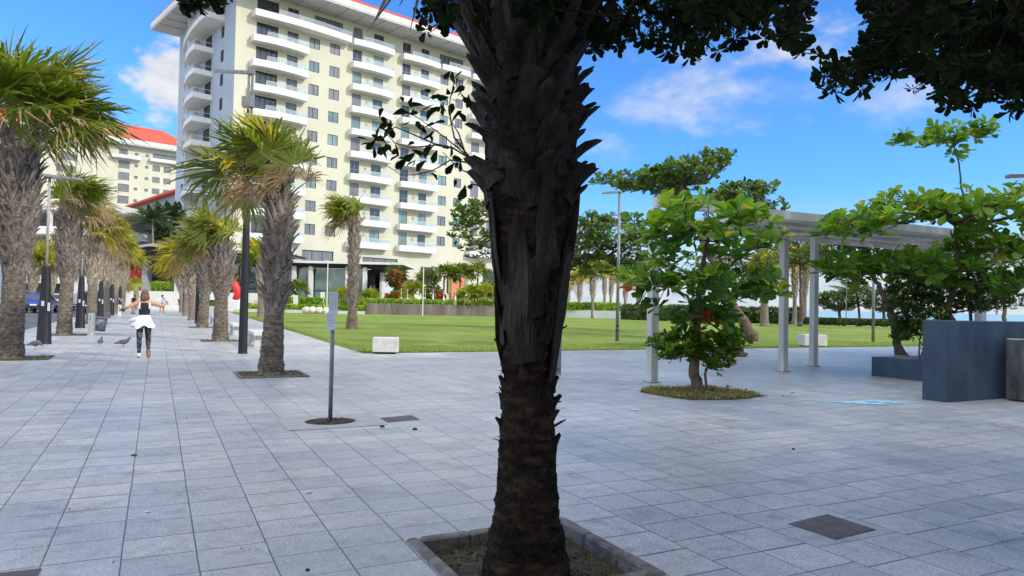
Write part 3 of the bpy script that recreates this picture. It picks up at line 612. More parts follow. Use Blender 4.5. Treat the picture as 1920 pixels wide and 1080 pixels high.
def balcony(frame, parent, u0, u1, z, dep=1.5, bow=.35, glass=True, h=.72, slot=True, asym=False, gh=.62):
    n = 10; mb = MB(frame); us = np.linspace(u0, u1, n)
    fr = [-(dep + bow * math.sin(math.pi * (u - u0) / (u1 - u0))) for u in us]
    if asym: fr = [-(.25 + dep * math.sin(math.pi / 2 * (u - u0) / (u1 - u0)) ** .8) for u in us]
    P = [(u0, 0)] + [(u, f) for u, f in zip(us, fr)] + [(u1, 0)]
    V = [(p[0], p[1], z) for p in P] + [(p[0], p[1], z + .22) for p in P]; m_ = len(P)
    Fc = [tuple(range(m_ - 1, -1, -1)), tuple(range(m_, 2 * m_))] + [(i, i + 1, m_ + i + 1, m_ + i) for i in range(m_ - 1)]; mb.raw(V, Fc)
    th = .14     # parapet round three sides, 3 mm proud of the slab
    e = .004; out = [(u0 - e, -.002)] + [(u0 - e, fr[0] - e)] + [(u, f - e) for u, f in zip(us[1:-1], fr[1:-1])] + [(u1 + e, fr[-1] - e), (u1 + e, -.002)]
    cx = (u0 + u1) / 2; inn = [(p[0] + math.copysign(th, cx - p[0]) * (1 if i in (0, 1, len(out) - 2, len(out) - 1) else 0), min(-.002, p[1] + (th if 0 < i < len(out) - 1 else 0))) for i, p in enumerate(out)]
    k = len(out); V = []
    for p, q in zip(out, inn): V += [(p[0], p[1], z + .005), (p[0], p[1], z + .22 + h), (q[0], q[1], z + .22 + h), (q[0], q[1], z + .225)]
    Fc = [(4 * i + a, 4 * i + 4 + a, 4 * i + 4 + (a + 1) % 4, 4 * i + (a + 1) % 4) for i in range(k - 1) for a in range(3)]
    mb.raw(V, Fc)
    o = mb.build('balcony', m_white, parent)
    if glass:
        g = MB(frame); zt = z + .22 + h
        for i in range(len(us) - 1):
            if i < 2 and slot: continue
            a, b = (us[i], fr[i] + th / 2), (us[i + 1], fr[i + 1] + th / 2)
            g.raw([(a[0], a[1], zt), (b[0], b[1], zt), (b[0], b[1], zt + gh), (a[0], a[1], zt + gh)], [(0, 1, 2, 3)], 0)
        P3 = [(u, f + th / 2, zt + gh + .02) for u, f in zip(us[2 if slot else 0:], fr[2 if slot else 0:])]; g.tube(P3 + [(u1 - .08, -.1, zt + gh + .02)], .03, 4, 1)
        for i in range(2 if slot else 0, n, 2): g.box(us[i] - .02, us[i] + .02, fr[i] + .05, fr[i] + .09, zt, zt + .44, 1)
        g.build('railing', [m_rail, m_white], o)
    return o

hotel = thing('hotel', HC, 'tall cream hotel block with white balconies and a red tiled roof', 'building')
FR = (HC, U_, NIN, Z_)                       # front face: x along the face, y into the building
SD = (HC + NIN * 24.5, -NIN, U_, Z_)         # side face: x runs from the far corner back to the near corner
TL, ZT = 59.0, 44.8
rows = [9.7 + 3.48 * k for k in range(10)]
def sh(x): return x + .75                    # measured from the corner of the facade
holes = []; wins = []
for k, z in enumerate(rows):
    fl = z + .24
    for (a, b, lo, hi, kd) in ((2.2, 5.4, 0, 2.95, 'door'), (6.75, 8.45, 0, 2.85, 'door'), (17.4, 19.0, 0.0, 2.95, 'door'), (21.1, 22.9, 0, 2.85, 'door'), (26.5, 28.1, 0, 2.95, 'door'), (30.2, 31.8, 0, 2.85, 'door'),
                                (10.2, 11.85, 1.25, 2.85, 'win'), (13.5, 15.2, 1.25, 2.85, 'win'), (34.2, 35.9, 1.25, 2.85, 'win'), (37.5, 39.1, 1.25, 2.85, 'win'), (41.2, 43.0, 0, 2.85, 'door'), (45, 46.7, 0, 2.85, 'door'), (50, 51.6, 1.25, 2.85, 'win'), (54, 55.6, 1.25, 2.85, 'win')):
        if k == 9 and a in (10.2, 13.5): continue
        if k < 9 and a == 2.2 and k in (0,): pass
        holes.append((sh(a), sh(b), fl + lo, fl + hi)); wins.append((k, a, b, fl + lo, fl + hi, kd))
holes.append((sh(10.9), sh(15.6), rows[9] + .9, rows[9] + 3.1)); holes.append((sh(33.9), sh(39), rows[9] + .24, rows[9] + 3.1))
holes = [h for h in holes if not (h[2] > rows[9] and sh(33.9) < h[0] + .2 < sh(39) and h[0] != sh(33.9))]
low = [(sh(31.0), sh(33.6), 4.4, 7.4), (sh(36.5), sh(40.8), 3.2, 7.4), (sh(44.5), sh(49.5), 2.2, 7.4), (sh(9.9), sh(15), 7.0, 8.9), (sh(20), sh(26.5), 7.4, 8.4)]
mb = MB(FR); wall_grid(mb, 0, TL, 0, ZT, holes + low, 0, .35)
mb.box(.02, TL - .02, 1.2, 24.4, 0, ZT - .05, 1)                       # floors and rooms behind the openings
fw_ = mb.build('front_wall', [m_cream, m_hole], hotel)
mb = MB(SD); sholes = []
for k, z in enumerate(rows):
    fl = z + .24; sholes += [(19.0, 20.2, fl + 1.1, fl + 2.8), (12.5, 15.2, fl, fl + 2.8), (2.6, 3.8, fl + 1.1, fl + 2.7)]
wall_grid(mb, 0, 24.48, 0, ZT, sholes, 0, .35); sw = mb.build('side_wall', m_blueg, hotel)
mb = MB(FR); mb.box(TL, TL + .3, 0, 24.5, 0, ZT); mb.box(0.02, TL + .3, 24.5, 24.8, 0, ZT); mb.build('back_wall', m_cream, hotel)
nwin = 0
for k, a, b, z0, z1, kd in wins:
    if k == 9 and a in (34.2, 37.5): continue
    if a > 41: continue
    big = a == 2.2
    if big: window(FR, hotel, sh(a), sh(b), z0, z1, .30, 'glazed_door', 3, None, m_glass, m_dark)
    elif kd == 'door': window(FR, hotel, sh(a), sh(b), z0, z1, .12, 'glazed_door', 1, z0 + 1.55, R.choice([m_curt, m_teal, m_glass, m_glass]))
    else: window(FR, hotel, sh(a), sh(b), z0, z1, .10, 'window', 1, None, R.choice([m_curt, m_curt, m_teal]), m_dark)
g = MB(FR)
for k, a, b, z0, z1, kd in wins:
    if a > 41: g.box(sh(a), sh(b), .12, .16, z0, z1, 0)
oo = g.build('far_windows', m_curt, hotel); oo['kind'] = 'stuff'
window(FR, hotel, sh(10.9), sh(15.6), rows[9] + .9, rows[9] + 3.1, .15, 'penthouse_window', 6, rows[9] + 2.4, m_curt, m_dark)
window(FR, hotel, sh(33.9), sh(39), rows[9] + .24, rows[9] + 3.1, .15, 'penthouse_window', 4, rows[9] + 2.4, m_curt, m_dark)
for l in low: window(FR, hotel, l[0], l[1], l[2], l[3], .25, 'ground_window', 2, None, m_glass if l[0] > 30 else m_curt, m_dark)
for k, z in enumerate(rows):
    if k < 9: balcony(FR, hotel, sh(1.4), sh(9.6), z, 1.25, .5)
    balcony(FR, hotel, sh(16.9), sh(24.2), z, 1.25, .35); balcony(FR, hotel, sh(26.0), sh(33.3), z, 1.25, .35)
    if k in (0, 7, 8, 6, 9, 5): balcony(FR, hotel, sh(40.4), sh(48), z, 1.25, .35)
balcony(FR, hotel, sh(1.4), sh(16.4), rows[9], 1.5, .5); balcony(FR, hotel, sh(33.6), sh(39.6), rows[9], 1.5, .2)
for k, z in enumerate(rows):
    fl = z + .24
    balcony(SD, hotel, 4.6 if k < 9 else 2.5, 15.9 if k < 9 else 20.5, z, 2.5, 0, slot=False, asym=True, h=.55, gh=.62)
    window(SD, hotel, 12.5, 15.2, fl, fl + 2.8, .12, 'glazed_door', 1, None, m_glass, m_dark)
    window(SD, hotel, 19.0, 20.2, fl + 1.1, fl + 2.8, .10, 'side_window', 1, None, m_glass, m_dark)
    w = MB(SD); w.box(9.2, 9.4, -1.6, -.003, z + .225, z + 3.3); w.build('balcony_screen', m_white, hotel)
g = MB(SD)
for k, z in enumerate(rows): g.box(2.6, 3.8, .1, .14, z + 1.34, z + 2.94)
g.build('side_windows', m_glass, hotel)['kind'] = 'stuff'
mb = MB(FR); o4 = 4.5                                                    # eaves slab, fascia, hipped roof
mb.box(-4.0, TL + o4, -o4, 26.3, ZT + .01, ZT + .30, 1)
for x in np.arange(-3.6, TL + 4, 3.1): mb.box(x, x + .28, -o4 + .3, -.1, ZT - .12, ZT + .008, 1)
for y in np.arange(.5, 24, 3.1): mb.box(-3.8, -.1, y, y + .28, ZT - .12, ZT + .008, 1)
mb.box(-4.05, TL + o4 + .05, -o4 - .05, 26.35, ZT + .303, ZT + 1.15, 0)
mb.build('eaves', [m_white, m_soffit], hotel)
mb = MB(FR); e0, e1, f0, f1 = -3.8, TL + o4 - .2, -o4 + .2, 26.1; zz = ZT + 1.153; ih = 11
V = [(e0, f0, zz), (e1, f0, zz), (e1, f1, zz), (e0, f1, zz), (e0, f0, zz + .5), (e1, f0, zz + .5), (e1, f1, zz + .5), (e0, f1, zz + .5), (e0 + ih, f0 + ih, zz + 5.3), (e1 - ih, f0 + ih, zz + 5.3), (e1 - ih, f1 - ih, zz + 5.3), (e0 + ih, f1 - ih, zz + 5.3)]
mb.raw(V, [(0, 1, 5, 4), (1, 2, 6, 5), (2, 3, 7, 6), (3, 0, 4, 7), (4, 5, 9, 8), (5, 6, 10, 9), (6, 7, 11, 10), (7, 4, 8, 11), (8, 9, 10, 11)]); mb.build('roof', m_red, hotel)
for k, z in enumerate(rows):                                             # wall lamps between the doors
    g = MB(FR)
    for a in (19.95, 29.1): g.box(sh(a), sh(a) + .28, -.12, -.003, z + 1.95, z + 2.4)
    g.build('wall_lamp', m_pad, hotel)

# second hotel behind, to the left
D2 = 205.0
p0 = at(120, 400, D2); fr2o = np.array([p0[0] - 20, p0[1] - 18, 0])
F2 = (fr2o, U_, NIN, Z_)
def hitF(x, y, O):
    d = ray(x, y); n = np.cross(U_, Z_); t = ((O - np.array([0, 0, H])) @ n) / (d @ n); p = np.array([0, 0, H]) + d * t; return float((p - O) @ U_), float(p[2])
h2 = thing('hotel', fr2o, 'distant pale yellow hotel wing with orange red roof behind the palms', 'building')
zt2 = hitF(163, 262, fr2o)[1]
hl = []
t0 = hitF(222, 310, fr2o)[0]; t1 = hitF(239, 310, fr2o)[0]
small = [hitF(252, 310, fr2o)[0], hitF(272, 310, fr2o)[0]]; wd_ = [hitF(286, 310, fr2o)[0], hitF(307, 310, fr2o)[0]]
zrow = [hitF(230, 308 + 22.1 * k, fr2o)[1] for k in range(-1, 10)]
for k, z in enumerate(zrow):
    if z < 3: continue
    if k == 0: hl += [(t0, t1, z - .6, z + 1.2)]
    else: hl += [(t0, t1 + .6, z - 1.2, z + 1.2)]
    hl += [(small[0], small[0] + 1, z - .4, z + .5), (small[1], small[1] + 1, z - .4, z + .5)]
    hl += [(wd_[0], wd_[0] + 2.2, z - .9, z + .9), (wd_[1], wd_[1] + 2.2, z - .9, z + .9)] if k else [(wd_[0], wd_[1] + 4, z - .6, z + 1.1)]
    hl += [(t0 - 16, t0 - 11, z - .9, z + 1.1), (t0 - 26, t0 - 22, z - .9, z + 1.1)]
mb = MB(F2); wall_grid(mb, -45, 60, 0, zt2, hl, 0, .4); mb.box(-44.9, 59.9, 1, 18, 0, zt2 - .05, 1); mb.build('wall', [m_cream, m_hole], h2)
for i, hh in enumerate(hl): window(F2, h2, *hh, .2, 'window', 2 if hh[1] - hh[0] > 1.5 else 0, None, m_curt)
balcony(F2, h2, t0 - 2.2, t1 + 3.5, zrow[0] - 1.9, 1.6, .9, False); balcony(F2, h2, wd_[0] - 1, wd_[1] + 9, zrow[0] - 1.6, 1.6, .3, False)
mb = MB(F2); mb.box(-48, 63, -2.5, 20, zt2 + .01, zt2 + .5, 1); mb.box(-48.1, 63.1, -2.6, 20.1, zt2 + .503, zt2 + 1.7, 0); mb.build('eaves', [m_white, m_soffit], h2)
mb = MB(F2); mb.raw([(-47.8, -2.3, zt2 + 1.71), (62.8, -2.3, zt2 + 1.71), (62.8, 19.8, zt2 + 1.71), (-47.8, 19.8, zt2 + 1.71), (-40, 8.5, zt2 + 8.2), (55, 8.5, zt2 + 8.2)], [(0, 1, 5, 4), (1, 2, 5), (2, 3, 4, 5), (3, 0, 4), (3, 2, 1, 0)]); mb.build('roof', m_red, h2)
# low wing at the side of the big hotel
WG0 = HC + NIN * 24.9 + U_ * 1.5
F3 = (WG0 + NIN * 42, -NIN, U_, Z_)
wing = thing('annex', F3[0], 'low grey annex wing in shade with a red tiled roof edge', 'building')
hw = []
for k in range(13): hw += [(1.5 + 3.1 * k, 2.6 + 3.1 * k, 15.4, 17), (1.5 + 3.1 * k, 2.6 + 3.1 * k, 11.6, 13.2), (1.5 + 3.1 * k, 2.6 + 3.1 * k, 7.6, 9.2)]
mb = MB(F3); wall_grid(mb, 0, 42, 0, 19, hw, 0, .3); mb.box(.1, 41.9, .8, 12, 0, 18.9, 1); mb.build('wall', [m_greyw, m_hole], wing)
for hh in hw: window(F3, wing, *hh, .18, 'window', 0, None, m_glass, m_greyw)
mb = MB(F3); mb.raw([(-1, -1.2, 19.01), (42, -1.2, 19.01), (42, 13, 19.01), (-1, 13, 19.01), (3, 6, 21.6), (42, 6, 21.6), (-1, -1.2, 19.4), (42, -1.2, 19.4)], [(0, 1, 7, 6), (6, 7, 5, 4), (2, 3, 4, 5), (3, 0, 6, 4), (3, 2, 1, 0)]); mb.build('roof', m_red, wing)

# glass pavilion in front of the hotel
PD = 91.0
xl, xr = at(432, 560, PD)[0], at(700, 560, PD)[0]; xr2 = at(762, 497, PD)[0]
pav = thing('pavilion', (xl, PD, 0), 'glass fronted hotel pavilion with white columns under a flat dark soffit roof', 'building')
zc = 6.1
mb = MB(); mb.box(xl - 3, xr2, PD - 2.2, PD + 9, zc, zc + .3, 0)
V = [(xl - 2.8, PD - 2.0, zc - .003), (xr2 - .2, PD - 2.0, zc - .003), (xr2 - 4.5, PD - .9, zc - .55), (xl - 2.8, PD - .9, zc - .55), (xr2 - .2, PD + 8.8, zc - .003), (xr2 - 4.5, PD + 8.8, zc - .55)]
mb.raw(V, [(0, 3, 2, 1), (1, 2, 5, 4)], 1); mb.build('roof', [m_white, m_hole], pav)
cols = [at(x, 560, PD)[0] for x in (556, 587, 655, 687)]
for x in cols:
    c = MB(); c.bbox(x - .26, x + .26, PD - 1.5, PD - .92, 0, zc - .35, .03); c.build('column', m_white, pav)
edges = [xl, at(500, 560, PD)[0], at(530, 560, PD)[0]] + cols + [xr]
for i in range(len(edges) - 1):
    a, b = edges[i] + .3, edges[i + 1] - .3
    if b - a < 1: continue
    gl = MB(); gl.box(a, b, PD - .6, PD - .54, .5, zc - .56); go = gl.build('window', m_glass if i == 2 else m_teal, pav)
    f = MB(); nm = max(1, int((b - a) / 2.4))
    for k in range(nm + 1): x = a + (b - a) * k / nm; f.box(x - .03, x + .03, PD - .68, PD - .603, .5, zc - .56)
    f.box(a, b, PD - .70, PD - .605, 2.7, 2.76); f.build('frame', m_dark, go)
mb = MB(); mb.box(xl - 1, xr, PD + .2, PD + 8.5, 0, zc - .56, 0); mb.box(xl - 1, xr, PD - .75, PD - .5, 0, .48, 1); mb.build('wall', [m_hole, m_white], pav)
wl = MB(); q0 = at(757, 500, PD); wl.box(q0[0] - 3.2, q0[0] - 2.9, PD + 1, PD + 10, 0, 5.2); wl.build('end_wall', m_white, pav)

# red entrance hall at the end of the promenade
ED = 88.0
ex = lambda px: at(px, 540, ED)[0]
ent = thing('entrance_hall', (ex(270), ED, 0), 'entrance hall with red walls, dark glazing and a curved grey canopy', 'building')
mb = MB(); mb.box(ex(236), ex(271), ED, ED + .6, 1.35, 6.4); mb.build('red_wall', m_redp, ent)
mb = MB(); mb.box(ex(271) + .003, ex(281), ED - .8, ED + .3, 0, 6.5); mb.build('column', m_greyw, ent)
mb = MB(); mb.box(ex(281), ex(520), ED + 2.5, ED + 2.6, .6, 6.2); gl = mb.build('window', m_glass, ent)
f = MB()
for px in range(281, 520, 17): x = ex(px); f.box(x - .06, x + .06, ED + 2.35, ED + 2.49, .6, 6.2)
f.box(ex(281), ex(520), ED + 2.34, ED + 2.48, 3.5, 3.6); f.build('frame', m_dark, gl)
for px in (331, 396, 438):
    mb = MB(); x = ex(px); mb.box(x - .2, x + .2, ED - .2, ED + .2, 1.0, 6.3); mb.build('column', m_white, ent)
pts = [(ex(236), 4.6 + 1.9), (ex(255), 4.6 + 2.5), (ex(275), 4.6 + 2.9), (ex(300), 4.6 + 3.2), (ex(330), 4.6 + 3.1), (ex(380), 7.4), (ex(470), 7.2), (ex(540), 7.2)]
mb = MB(); V = []
for x, z in pts: V += [(x, ED - 3.2, z), (x, ED - 3.2, z - .28), (x, ED + 8, z - .28), (x, ED + 8, z)]
mb.raw(V, [(4 * i + a, 4 * i + (a + 1) % 4, 4 * i + 4 + (a + 1) % 4, 4 * i + 4 + a) for i in range(len(pts) - 1) for a in range(4)] + [(0, 1, 2, 3)], 0); mb.build('canopy', m_greyw, ent)
mb = MB(); V = []
for x, z in pts: V += [(x + .1, ED - 2.6, z - .283), (x + .1, ED - 2.2, z - 1.5), (x + .1, ED + 7.8, z - 1.5)]
mb.raw(V, [(3 * i, 3 * i + 1, 3 * i + 4, 3 * i + 3) for i in range(len(pts) - 1)] + [(3 * i + 1, 3 * i + 2, 3 * i + 5, 3 * i + 4) for i in range(len(pts) - 1)], 0); mb.build('canopy_soffit', m_blk, ent)
mb = MB(); mb.box(ex(236), ex(520), ED + 4, ED + 9, 0, 6.6); mb.build('back_wall', m_hole, ent)
# terrace wall with planted openings
TD = 81.0; tx = lambda px: at(px, 570, TD)[0]
ter = thing('terrace_wall', (tx(300), TD, 0), 'white terrace wall with green planted openings at the end of the promenade', 'wall')
mb = MB((np.array([0, TD, 0]), np.array([1.0, 0, 0]), np.array([0, 1.0, 0]), Z_)); ops = [(tx(332), tx(350), .55, 1.25), (tx(354), tx(374), .55, 1.25), (tx(390), tx(404), .55, 1.25), (tx(436), tx(470), .3, 1.0)]
wall_grid(mb, tx(228), tx(500), -.02, 2.05, ops, 0, .5); mb.box(tx(228), tx(500), .6, .7, 0, 2.0, 0); mb.box(tx(228), tx(500), 0.002, .7, 2.052, 2.12)
mb.build('wall', [m_white], ter)
def hedge(name, P0, P1, wdt, h0, h1, label, n, cat='hedge', leafm=None, size=.16, z0=0.0):
    P0, P1 = np.asarray(P0, float), np.asarray(P1, float); root = thing(name, (P0 + P1) / 2 * [1, 1, 0] + [0, 0, z0], label, cat)
    d = P1 - P0; s_ = unit(np.cross([0, 0, 1.0], d)); f = rng.random(n); c = P0 + d * f[:, None]; side = rng.uniform(-.5, .5, n); face = rng.random(n)
    hh = h0 + (h1 - h0) * rng.random(n); top = rng.random(n) < .5; z = np.where(top, h1 * rng.uniform(.85, 1.1, n), h1 * rng.random(n)); sd = np.where(top, side, np.where(side > 0, .5, -.5) * rng.uniform(.8, 1.1, n))
    C = c + s_ * (sd * wdt)[:, None]; C[:, 2] = z0 + z; Ax = s_ * np.where(top, 0, np.sign(sd))[:, None] + np.array([0, 0, .7]) + rng.normal(0, .3, (n, 3))
    tc = np.clip(.5 + .35 * np.sin(f * np.linalg.norm(d) * 1.7) * rng.random(n) + rng.normal(0, .15, n), 0, .9)
    mb = MB(); rosettes(mb, C, Ax, size, 6, .5, 1.0, 0, tc); mb.build('leaves', leafm or m_hedge, root)
    mb = MB(); k = 6
    for i in range(k): q = P0 + d * (i + .5) / k; mb.tube([q + [0, 0, z0], q + [0, 0, z0 + h1 * .75]], .02, 5)
    mb.build('stems', m_twig, root)
    # dense twig core hides what is behind
    mb = MB(); L_ = np.linalg.norm(d); X = d / L_; mb.frame = (P0 + [0, 0, z0], X, s_, Z_); m_ = max(6, int(L_ / .5))
    for i in range(m_):
        q = (i + .5) / m_ * L_; mb.ell((q, 0, h1 * .45), (L_ / m_ * .9, wdt * .38, h1 * .43), 8, 6, 0, .2, .12)
    mb.build('twigs', leafm or m_hedge, root)
    return root
hedge('hedge', (tx(332), TD + .35, 0), (tx(500), TD + .35, 0), .3, .3, 1.3, 'clipped green hedge showing through the openings of the white terrace wall', 500)
hedge('hedge', (at(287, 550, 84)[0], 84, 0), (at(318, 550, 84)[0], 84, 0), 1.6, 1.0, 1.0, 'rounded bright green bush on the terrace beneath the dark entrance glazing', 300, 'bush', z0=2.15)

# multi storey car park beyond the road, at the left
cpk = thing('car_park', at(-30, 575, 95) * [1, 1, 0], 'white multi storey car park with open decks beyond the road', 'building')
x0_, x1_ = at(-120, 500, 95)[0], at(205, 500, 95)[0]
for k in range(4):
    mb = MB(); mb.box(x0_, x1_, 95, 115, 3.3 * (k + 1) - .3, 3.3 * (k + 1) + .75); mb.build('deck', m_white, cpk)
for x in np.arange(x0_ + .5, x1_, 7):
    mb = MB(); mb.box(x, x + .5, 95.2, 95.7, 0, 13); mb.build('pillar', m_conc, cpk)
mb = MB(); mb.box(x0_ + .5, x1_ - .5, 108, 109, 0, 13); mb.build('back_wall', m_greyw, cpk)

# unseen block added behind the photographer, sized to cast shade over the plaza
BR0 = (AB(-40, -30), A, -B, Z_)
shade_caster = thing('shade_block', AB(10, -30), 'long pale unseen block added behind the plaza to shade it', 'building')
mb = MB((AB(-40, -30), A, -B, Z_)); hm = []
for k in range(9):
    for i in range(24): hm.append((3 + 5.4 * i, 6.4 + 5.4 * i, .9 + 3.4 * k, 3.0 + 3.4 * k))
wall_grid(mb, 0, 135, 0, 33.0, hm, 0, .3); mb.box(.05, 134.9, .5, 16, 0, 32.9, 1); mb.build('wall', [m_cream, m_hole], shade_caster)
g = MB((AB(-40, -30), A, -B, Z_))
for h_ in hm: g.box(h_[0], h_[1], .2, .25, h_[2], h_[3])
g.build('windows', m_glass, shade_caster)['kind'] = 'stuff'
mb = MB((AB(-40, -30), A, -B, Z_)); mb.box(-.6, 135.6, -.8, 16.6, 33.01, 33.8); mb.build('roof', m_red, shade_caster)

# ------------------------------------------------------------------ the near dark palm with its pit
PB = G(990, 1062); hzM = 3.15
def profM(z):
    zz = [-.05, .0, .06, .3, .6, .9, 1.15, 1.5, 1.85, 2.15, 2.5, 2.9, 3.2]; rr = [.25, .245, .228, .182, .160, .146, .140, .150, .200, .250, .262, .225, .18]
    return float(np.interp(z, zz, rr))
def leanM(z): return (PB[0] - .010 - .012 * z, PB[1] + .0)
palm0 = thing('fan_palm', PB, 'near dark palm trunk in shade, bristling with old leaf stubs, in a square kerbed pit', 'palm tree')
mb = MB(); z = np.linspace(-.08, hzM, 230); k = 64; a = np.arange(k) / k * 2 * math.pi
rr = np.array([profM(x) for x in z])[:, None] * np.ones((1, k)); ringn = np.interp(np.arange(230), np.arange(0, 230, 3), rng.normal(0, 1, 77)) 
lo_ = np.clip((1.2 - z) / .5, 0, 1)[:, None]
big_n = np.array([[math.sin(3 * t + 9 * zz + 2 * math.sin(5 * zz)) + math.sin(7 * t - 14 * zz) * .6 for t in a] for zz in z])
rr = rr * (1 + lo_ * (.045 * ringn[:, None]) + .018 * rng.standard_normal((230, k)) + .022 * big_n)
sc = np.sin(z * 42 + np.cumsum(rng.normal(0, .1, 230)))[:, None] * .03 * lo_; rr *= 1 + sc
V = np.stack([rr * np.cos(a) + np.array([leanM(x)[0] for x in z])[:, None], rr * np.sin(a) + PB[1], np.repeat(z[:, None], k, 1) + .012 * np.sin(5 * a + z[:, None] * 6)], -1)
i_ = np.arange(229)[:, None] * k; j_ = np.arange(k)[None]; j2_ = (j_ + 1) % k
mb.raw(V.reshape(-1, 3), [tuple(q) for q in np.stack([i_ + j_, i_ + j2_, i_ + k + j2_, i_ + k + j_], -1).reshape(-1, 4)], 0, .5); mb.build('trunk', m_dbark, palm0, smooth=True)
mb = MB()
boots(mb, profM, 1.10, 1.75, 20, .60, .20, lean=leanM, out=.10, twist=.42, th=.16)        # long crossing bases of the waist
boots(mb, profM, 2.02, 3.0, 84, .24, .165, lean=leanM, out=.95, twist=.45, th=.24, blunt=1)
boots(mb, profM, 2.75, 3.2, 22, .75, .11, lean=leanM, out=.5, twist=.2, th=.3)
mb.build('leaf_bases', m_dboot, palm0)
mb = MB(); boots(mb, profM, .66, 1.18, 20, .11, .09, lean=leanM, out=.5, twist=.3, th=.35)   # torn remains lower down
for i in range(150):
    zc_ = R.choice([.72, .84, .98, 1.05, 1.12]) + R.gauss(0, .02); t = R.uniform(0, 6.28); o = np.array([math.cos(t), math.sin(t), 0]); p = np.array([*leanM(zc_), zc_]) + o * profM(zc_) * .97
    d = unit(o * R.uniform(.3, .9) + np.array([R.gauss(0, .35), R.gauss(0, .35), R.uniform(-.2, 1)])); mb.tube([p, p + d * R.uniform(.02, .07)], [.003, .001], 3, caps=False)
for (px, py, dx, dz, L_) in ((1040, 800, .9, .55, .08), (1035, 752, 1, .05, .05), (934, 745, -.5, .8, .07), (932, 655, -.7, .6, .08), (1045, 628, .8, .5, .09)):
    z_ = float(at(px, py, PB[1])[2]); o_ = unit([dx, -.25, 0]); p = np.array([*leanM(z_), z_]) + o_ * (profM(z_) * .93); mb.tube([p, p + unit([dx, -.1, dz]) * L_ * 1.2], [.009, .004], 5)
boots(mb, profM, .04, .72, 330, .055, .075, lean=leanM, out=.12, twist=.3, th=.25, blunt=1)
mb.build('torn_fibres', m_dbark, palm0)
mg = MB(); mp = MB(); top = np.array([*leanM(3.2), 3.15])
for i in range(34):
    a_ = i * 2.39996; el = math.radians(86 - 34 * (i / 34)); d = np.array([math.cos(a_) * math.cos(el), math.sin(a_) * math.cos(el), math.sin(el)])
    b_ = top + np.array([math.cos(a_), math.sin(a_), 0]) * .14 - np.array([0, 0, .5 * i / 34]); P_ = [b_, b_ + d * .6, b_ + d * 1.35]; mp.tube(P_, [.05, .028, .02], 5, caps=False)
    fan_frond(mg, mp, P_[-1], d + np.array([0, 0, .2]), .6, 1.1, 30, np.array([-.3, .1, 0]), 2 if i > 30 else 0, .35, .12)
mp.build('petioles', m_dboot, palm0); mg.build('crown', [m_palmleaf, m_palmyel, m_palmdead], palm0)

pk = thing('pit_kerb', AB((PA0 + PA1) / 2, (PB0 + PB1) / 2), 'low worn stone kerb framing the soil pit of the near dark palm', 'kerb')
fr_ = (np.zeros(3), A, B, Z_); kw = .06
for (a0, a1, b0, b1) in ((PA0 - .02, PA0 + kw, PB0 - .02, PB1 + .02), (PA1 - kw, PA1 + .02, PB0 - .02, PB1 + .02), (PA0 + kw + .003, PA1 - kw - .003, PB1 - kw, PB1 + .02), (PA0 + kw + .003, PA1 - kw - .003, PB0 - .02, PB0 + kw)):
    L_ = max(a1 - a0, b1 - b0); n = 3 if L_ > .9 else 2; mb = MB(fr_)
    for i in range(n):
        if a1 - a0 > b1 - b0: mb.bbox(a0 + (a1 - a0) * i / n + .002, a0 + (a1 - a0) * (i + 1) / n - .002, b0, b1, -.1, .018 + R.uniform(-.003, .004), .012)
        else: mb.bbox(a0, a1, b0 + (b1 - b0) * i / n + .002, b0 + (b1 - b0) * (i + 1) / n - .002, -.1, .018 + R.uniform(-.003, .004), .012)
    mb.build('kerb_stone', m_pitk, pk)
mb = MB(fr_)
for i in range(260):
    a_, b_ = R.uniform(PA0 + .1, PA1 - .1), R.uniform(PB0 + .1, PB1 - .1); s_ = R.uniform(.004, .016); mb.ell((a_, b_, -.068 + s_ * .3), (s_, s_ * .8, s_ * .5), 6, 4, 0, .5, .15)
n = 420; P_ = AB(0, 0) + A * rng.uniform(PA0 + .1, PA1 - .1, n)[:, None] + B * rng.uniform(PB0 + .1, PB1 - .1, n)[:, None] + np.array([0, 0, -.07]); mb.frame = None
deb = mb.build('pit_debris', m_soil); tag(deb, 'crumbs of earth and pebbles in the pit of the near dark palm', 'debris', kind='stuff')
mb = MB(); blades(mb, P_, .035, .006, .9, (0, .9)); o = mb.build('pit_grass', m_grassb); tag(o, 'sparse low weeds in the pit of the near dark palm', 'grass', kind='stuff')

# epiphytic seedling on the left of the trunk
def px_path(pts, depth): return [at(x, y, depth + dd) for x, y, dd in pts]
ep = thing('fig_sapling', at(893, 322, 3.9), 'thin leafy sapling sprouting from the left side of the near dark palm trunk', 'sapling')
mbt, mbl = MB(), MB()
twigs = [[(905, 330, 0), (885, 300, -.05), (850, 278, -.12), (815, 272, -.2), (770, 277, -.3), (740, 268, -.35), (722, 248, -.4)],
         [(905, 330, 0), (880, 295, 0), (840, 262, .1), (800, 232, .2), (770, 212, .25)], [(880, 295, 0), (852, 258, -.05), (845, 225, -.1), (843, 192, -.12), (852, 150, -.15)],
         [(905, 330, 0), (878, 305, .05), (845, 300, .1), (815, 318, .12), (780, 328, .15), (752, 328, .2), (722, 308, .25)], [(850, 278, -.12), (815, 270, -.1), (770, 250, -.2), (740, 238, -.3), (712, 262, -.35)],
         [(905, 340, 0), (882, 325, -.1), (862, 318, -.15), (830, 285, -.2)], [(878, 305, 0), (860, 250, .1), (840, 218, .15)], [(905, 350, 0), (885, 345, -.1), (872, 352, -.15)]]
for tw in twigs:
    P_ = np.array(px_path(tw, 3.85)); mbt.tube(P_, np.linspace(.006, .002, len(P_)), 5, caps=False)
